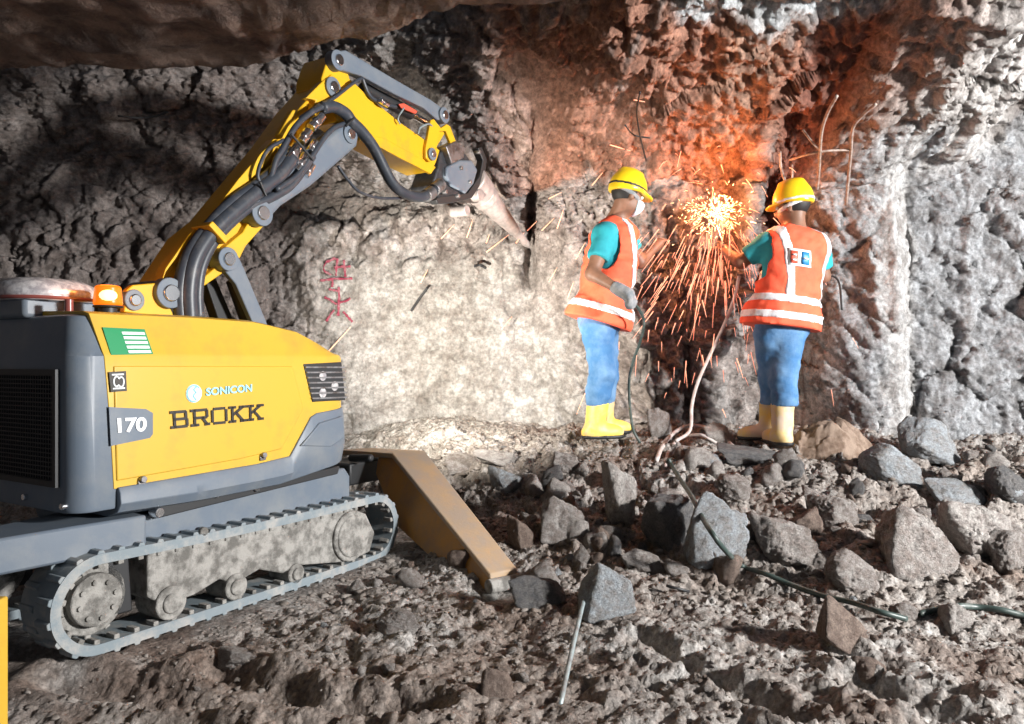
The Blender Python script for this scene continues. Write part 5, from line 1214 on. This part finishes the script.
thing_tube('cable', onground([(918, 618), (935, 613), (955, 610), (975, 611), (1000, 614), (1028, 622), (1060, 634)], 0.018), 0.0125, 'cable', 'dark cable leaving the picture at its right edge beyond the round pale stone', 'cable')
thing_tube('hose', onground([(735, 452), (724, 442), (706, 434, .02), (688, 433, .03), (672, 440, .02), (662, 450), (656, 464)], 0.02), 0.014, 'palehose', 'pale pinkish hose looped on the crest between the two people', 'hose')
thing_tube('hose', onground([(665, 470), (668, 455), (680, 444, .02), (700, 441, .02), (716, 446)], 0.02), 0.010, 'palehose', 'thinner pale hose inside the loop on the crest', 'hose')
thing_tube('cutting_torch_hose', [P(739, 276, 4.84), P(735, 296, 4.84), P(724, 325, 4.86), P(710, 355, 4.88), P(698, 382, 4.90), P(692, 405, 4.90), P(690, 430, 4.84), ghit(676, 446) + Vector((0, 0, .03))], 0.011, 'palehose', 'pale hose hanging from the badge wearer\'s cutting torch', 'hose')
tor = thing_tube('cutting_torch', [P(742, 268, 4.80), P(733, 256, 4.90), P(724, 246, 5.0)], 0.013, 'steel_dull', 'cutting torch held by the badge wearer towards the sparks', 'torch', sub=4)
thing_tube('nozzle', [P(724, 246, 5.0), P(719, 232, 5.04), P(716, 224, 5.06)], 0.007, 'steel', None, None, parent=tor, sub=4)
thing_tube('hose', [P(629, 298, 4.42), P(638, 308, 4.46), P(644, 322, 4.52), P(640, 342, 4.6), P(633, 362, 4.66), P(629, 385, 4.7), P(632, 425, 4.72), ghit(640, 446) + Vector((0, 0, .02))], 0.009, 'cable', 'thin black hose hanging from the masked person\'s gloved hand', 'hose')
ra_, rb_ = ghit(560, 705), ghit(586, 604)
thing_tube('steel_rod', [ra_ + Vector((0, 0, .0)), ra_.lerp(rb_, .5) + Vector((0, 0, .035)), rb_ + Vector((0, 0, 0.05))], 0.0085, 'rod', 'straight grey steel rod lying on the near soil, leaning on the broken block', 'rod')
q = ghit(676, 594); thing_tube('steel_rod', [q + Vector((-0.04, 0, .035)), q + Vector((0.055, 0, .01))], 0.006, 'dark', 'short black bar end sticking out right of the broken block', 'rod', sub=0)
def onwall(pts, out=0.03):
    r = []
    for a, b, *c in pts:
        h_ = whit(a, b); y = min(wy(h_.x + dx, h_.z + dz) for dx in np.linspace(-.1, .1, 7) for dz in np.linspace(-.12, .12, 7)) - out
        r.append(P(a, b, min(y, h_.y - out)))
    return r
RB = [([(837, 96), (828, 112), (822, 130), (820, 150), (819, 170), (817, 190)], 0.009, 'bent rebar hanging highest on the wall, right of the badge wearer\'s helmet'),
      ([(876, 104), (864, 114), (853, 128), (851, 150), (849, 172), (846, 205)], 0.009, 'bent rebar hanging on the blue-grey rock beside the white streak'),
      ([(790, 160), (806, 155), (826, 151), (850, 150)], 0.007, 'horizontal rebar crossing the two hanging bent bars'),
      ([(780, 152), (781, 168), (786, 184)], 0.009, 'short curved rebar right above the badge wearer\'s helmet'),
      ([(792, 165), (792, 178), (789, 186)], 0.007, 'short straight rebar right of the curved one above the helmet'),
      ([(803, 130), (812, 142), (822, 152)], 0.007, 'short diagonal rebar left of the highest bent bar'),
      ([(640, 92), (637, 112), (640, 135), (646, 160)], 0.006, 'thin dark rebar hanging above the masked person'),
      ([(625, 125), (634, 135), (650, 138)], 0.005, 'thin dark wire crossing the bar above the masked person'),
      ([(822, 275), (838, 280), (842, 310)], 0.007, 'dark bent bar at the badge wearer\'s right elbow height on the wall'),
      ([(428, 287), (419, 299), (411, 311)], 0.010, 'short dark bar stub sticking out of the bright wall'),
      ([(474, 266), (480, 265), (486, 268)], 0.011, 'tiny dark bar end in the bright wall below the breaker'),
      ([(118, 116), (145, 118), (168, 112)], 0.007, 'thin dark bar in the shaded wall at the upper left')]
for pts, r_, lab in RB: thing_tube('rebar', onwall(pts), r_, 'rust' if r_ > .0065 and 'dark' not in lab else 'dark', lab, 'rebar', n=7)

# ------------------------------------------------------------------ sackcloth heap
c = ghit(838, 448); ux = 0.25; uy = 0.17; n = 70; Vs = []; 
for i in range(n + 1):
    for j in range(n + 1):
        u = -1 + 2 * j / n; v = -1 + 2 * i / n; rr = math.sqrt(u * u + v * v)
        Vs.append((u, v, max(0, 1 - rr ** 2.2)))
Vs = np.array(Vs); u, v, hgt = Vs[:, 0], Vs[:, 1], np.sqrt(np.clip(Vs[:, 2], 0, 1))
fold = np.abs(np.sin(u * 5.5 + v * 6 + 2.2 * fbm(u * 1.5, v * 1.5, u * 0, 2, 800))) ** 0.6
z = hgt * (0.10 + 0.06 * sst(-1, 0.3, u) * sst(1, .2, u)) + hgt * 0.05 * fold + 0.012 * fbm(u * 5, v * 5, u * 0, 3, 810)
X_ = c.x + u * ux + 0.02 * fbm(u * 3, v * 3, u * 0, 2, 820); Y_ = c.y + 0.12 + v * uy
z = z + np.array([gz(a, b) for a, b in zip(X_, Y_)]) * 0.5 + c.z * 0.5 - 0.02
o = mesh_np('sackcloth', np.stack([X_, Y_, z], 1), grid_faces(n + 1, n + 1), M['sack']); tag(o, 'crumpled brown sackcloth heap on the crest right of the badge wearer\'s boots', 'cloth')
s_ = o.modifiers.new('solid', 'SOLIDIFY'); s_.thickness = 0.01

# ------------------------------------------------------------------ painted marks on the wall
def mark(name, segs, label):
    bm = bmesh.new()
    for seg in segs:
        pts = smooth_path([Vector((310 + a / 8.04, 0, 240 + b / 8.04)) for a, b in seg], 8) if len(seg) > 2 else [Vector((310 + (seg[0][0] * (1 - t) + seg[1][0] * t) / 8.04, 0, 240 + (seg[0][1] * (1 - t) + seg[1][1] * t) / 8.04)) for t in np.linspace(0, 1, 12)]
        prev = None
        for k, p in enumerate(pts):
            t = (pts[min(k + 1, len(pts) - 1)] - pts[max(k - 1, 0)]).normalized(); nn = Vector((-t.z, 0, t.x)) * (1.05 + 0.3 * math.sin(k * 1.3))
            row = []
            for e in (-1, -0.33, .33, 1):
                q = p + nn * e; h_ = whit(q.x, q.z)
                yy = min(wy(h_.x + dx, h_.z + dz) for dx in (-.02, 0, .02) for dz in (-.02, 0, .02))
                row.append(bm.verts.new((h_.x, yy - 0.008, h_.z)))
            if prev:
                for a in range(3): bm.faces.new((prev[a], prev[a + 1], row[a + 1], row[a]))
            prev = row
    o = from_bm(name, bm, M['redpaint'], smooth=True, auto=0); s = o.modifiers.new('solid', 'SOLIDIFY'); s.thickness = 0.003
    tag(o, label, 'painted mark')
mark('painted_mark', [[(215, 150), (140, 185), (122, 245), (185, 290)], [(225, 150), (215, 290)], [(200, 225), (330, 215)], [(278, 165), (290, 300)], [(90, 328), (200, 318), (345, 312)], [(190, 320), (182, 380)]], 'dark red sprayed character on the grey wall, the upper of the two')
mark('painted_mark', [[(242, 380), (238, 500), (232, 612)], [(120, 460), (170, 485), (220, 520)], [(240, 505), (300, 490), (330, 470)], [(205, 565), (170, 600), (140, 655)], [(270, 575), (310, 620), (345, 660)], [(158, 398), (230, 412)]], 'dark red sprayed character on the grey wall, the lower of the two')

# ------------------------------------------------------------------ sparks
def streak(bm, a, b, r, sag=0.0):
    m_ = (a + b) / 2 + Vector((0, 0, sag)); d = b - a
    tube(bm, [a, m_, b], r, 4, 3, rads=(r, r * 0.35))
S = P(716, 213, 5.02); bm = bmesh.new(); bh = bmesh.new()
for k in range(240):
    an = rng.normal(-PI / 2 - 0.2, 0.6); sp = abs(rng.normal(0.40, 0.32)) + 0.04
    L_ = rng.uniform(0.02, 0.07) + 0.16 * rng.random() ** 3; dy = rng.uniform(-0.5, 0.05)
    if k % 4 == 0: an = rng.uniform(0, 2 * PI); sp *= 0.6; L_ *= 0.7
    d = Vector((math.cos(an), dy * 0.8, math.sin(an))).normalized()
    a = S + d * sp + Vector((0, 0, -0.25 * sp * sp)); b = a + (d * 0.55 + Vector((rng.normal(0, .25), rng.normal(0, .15), -0.75 * min(1, sp * 2.5)))).normalized() * L_
    a.y = min(a.y, wy(a.x, a.z) - 0.03); b.y = min(b.y, wy(b.x, b.z) - 0.02)
    streak(bm, a, b, rng.uniform(0.0014, 0.0036), 0.004)
for k in range(55):
    an = rng.uniform(0, 2 * PI); sp = abs(rng.normal(0, 0.10)); L_ = rng.uniform(0.01, 0.045); d = Vector((math.cos(an), rng.uniform(-.6, .1), math.sin(an))).normalized()
    a = S + d * sp; streak(bh, a, a + d * L_, rng.uniform(0.002, 0.005))
for k in range(110):
    x = S.x - 0.12 + rng.normal(0, 0.22); z = S.z - 0.12 - abs(rng.normal(0, 0.38)); y = min(S.y - rng.uniform(0, 0.35), wy(x, z) - 0.05); L_ = rng.uniform(0.05, 0.2)
    a = Vector((x, y, z)); streak(bm, a, a + Vector(((x - S.x) * 0.35 * L_ / 0.1 * 0.5, 0, -L_)), rng.uniform(0.0016, 0.003), 0.0)
for k in range(330):
    a = S + Vector((rng.normal(-0.02, 0.10), rng.normal(-0.03, 0.05), rng.normal(-0.01, 0.055))); a.y = min(a.y, wy(a.x, a.z) - 0.03)
    streak(bh, a, a + Vector((rng.normal(0, .01), 0, rng.normal(-.006, .008))), rng.uniform(0.0015, 0.0035))
o = from_bm('spark_shower', bm, M['spark'], smooth=True, auto=0); tag(o, 'spray of glowing orange-pink sparks falling from the cutting point between the two people', 'sparks', kind='stuff')
o2 = from_bm('white_hot_core', bh, M['hot'], o, smooth=True, auto=0); tag(o2, 'white-hot centre of the spark spray')
far = [((443, 242), (456, 228)), ((468, 241), (474, 223)), ((487, 255), (509, 238)), ((516, 246), (524, 236)), ((527, 234), (536, 225)), ((541, 234), (553, 222)), ((548, 203), (560, 197)), ((333, 352), (355, 328)),
       ((630, 108), (641, 110)), ((607, 151), (627, 157)), ((423, 285), (430, 272)), ((487, 246), (490, 238)), ((556, 232), (562, 214)), ((548, 284), (556, 270)), ((574, 262), (583, 246)), ((590, 190), (600, 178)), ((502, 330), (512, 318)), ((566, 300), (572, 284))]
where = ['the leftmost spark under the breaker', 'short upright spark under the breaker hose end', 'long spark running down-left from the chisel tip', 'small spark under the chisel tip', 'spark right at the chisel tip', 'spark just right of the chisel tip', 'spark up and right of the chisel tip', 'lone spark low over the machine hood front', 'flat spark highest above the masked person', 'spark just above the yellow helmet of the masked person', 'spark beside the dark bar stub in the bright wall', 'tiny upright spark left of the chisel tip', 'steep spark midway from chisel tip to masked person', 'spark lower midway from chisel to masked person', 'spark close behind the back of the masked person', 'spark left of the masked person\'s helmet', 'lowest spark on the bright wall', 'spark beside the lower vest of the masked person']
for (a, b), wh in zip(far, where):
    bm = bmesh.new(); wa = whit(*a); wb = whit(*b); streak(bm, wa + Vector((0, -0.15, 0)), wb + Vector((0, -0.15, 0)), 0.0045)
    o = from_bm('flying_spark', bm, M['spark'], smooth=True, auto=0); tag(o, 'pink glowing spark, ' + wh, 'spark', 'stray sparks flying before the wall')
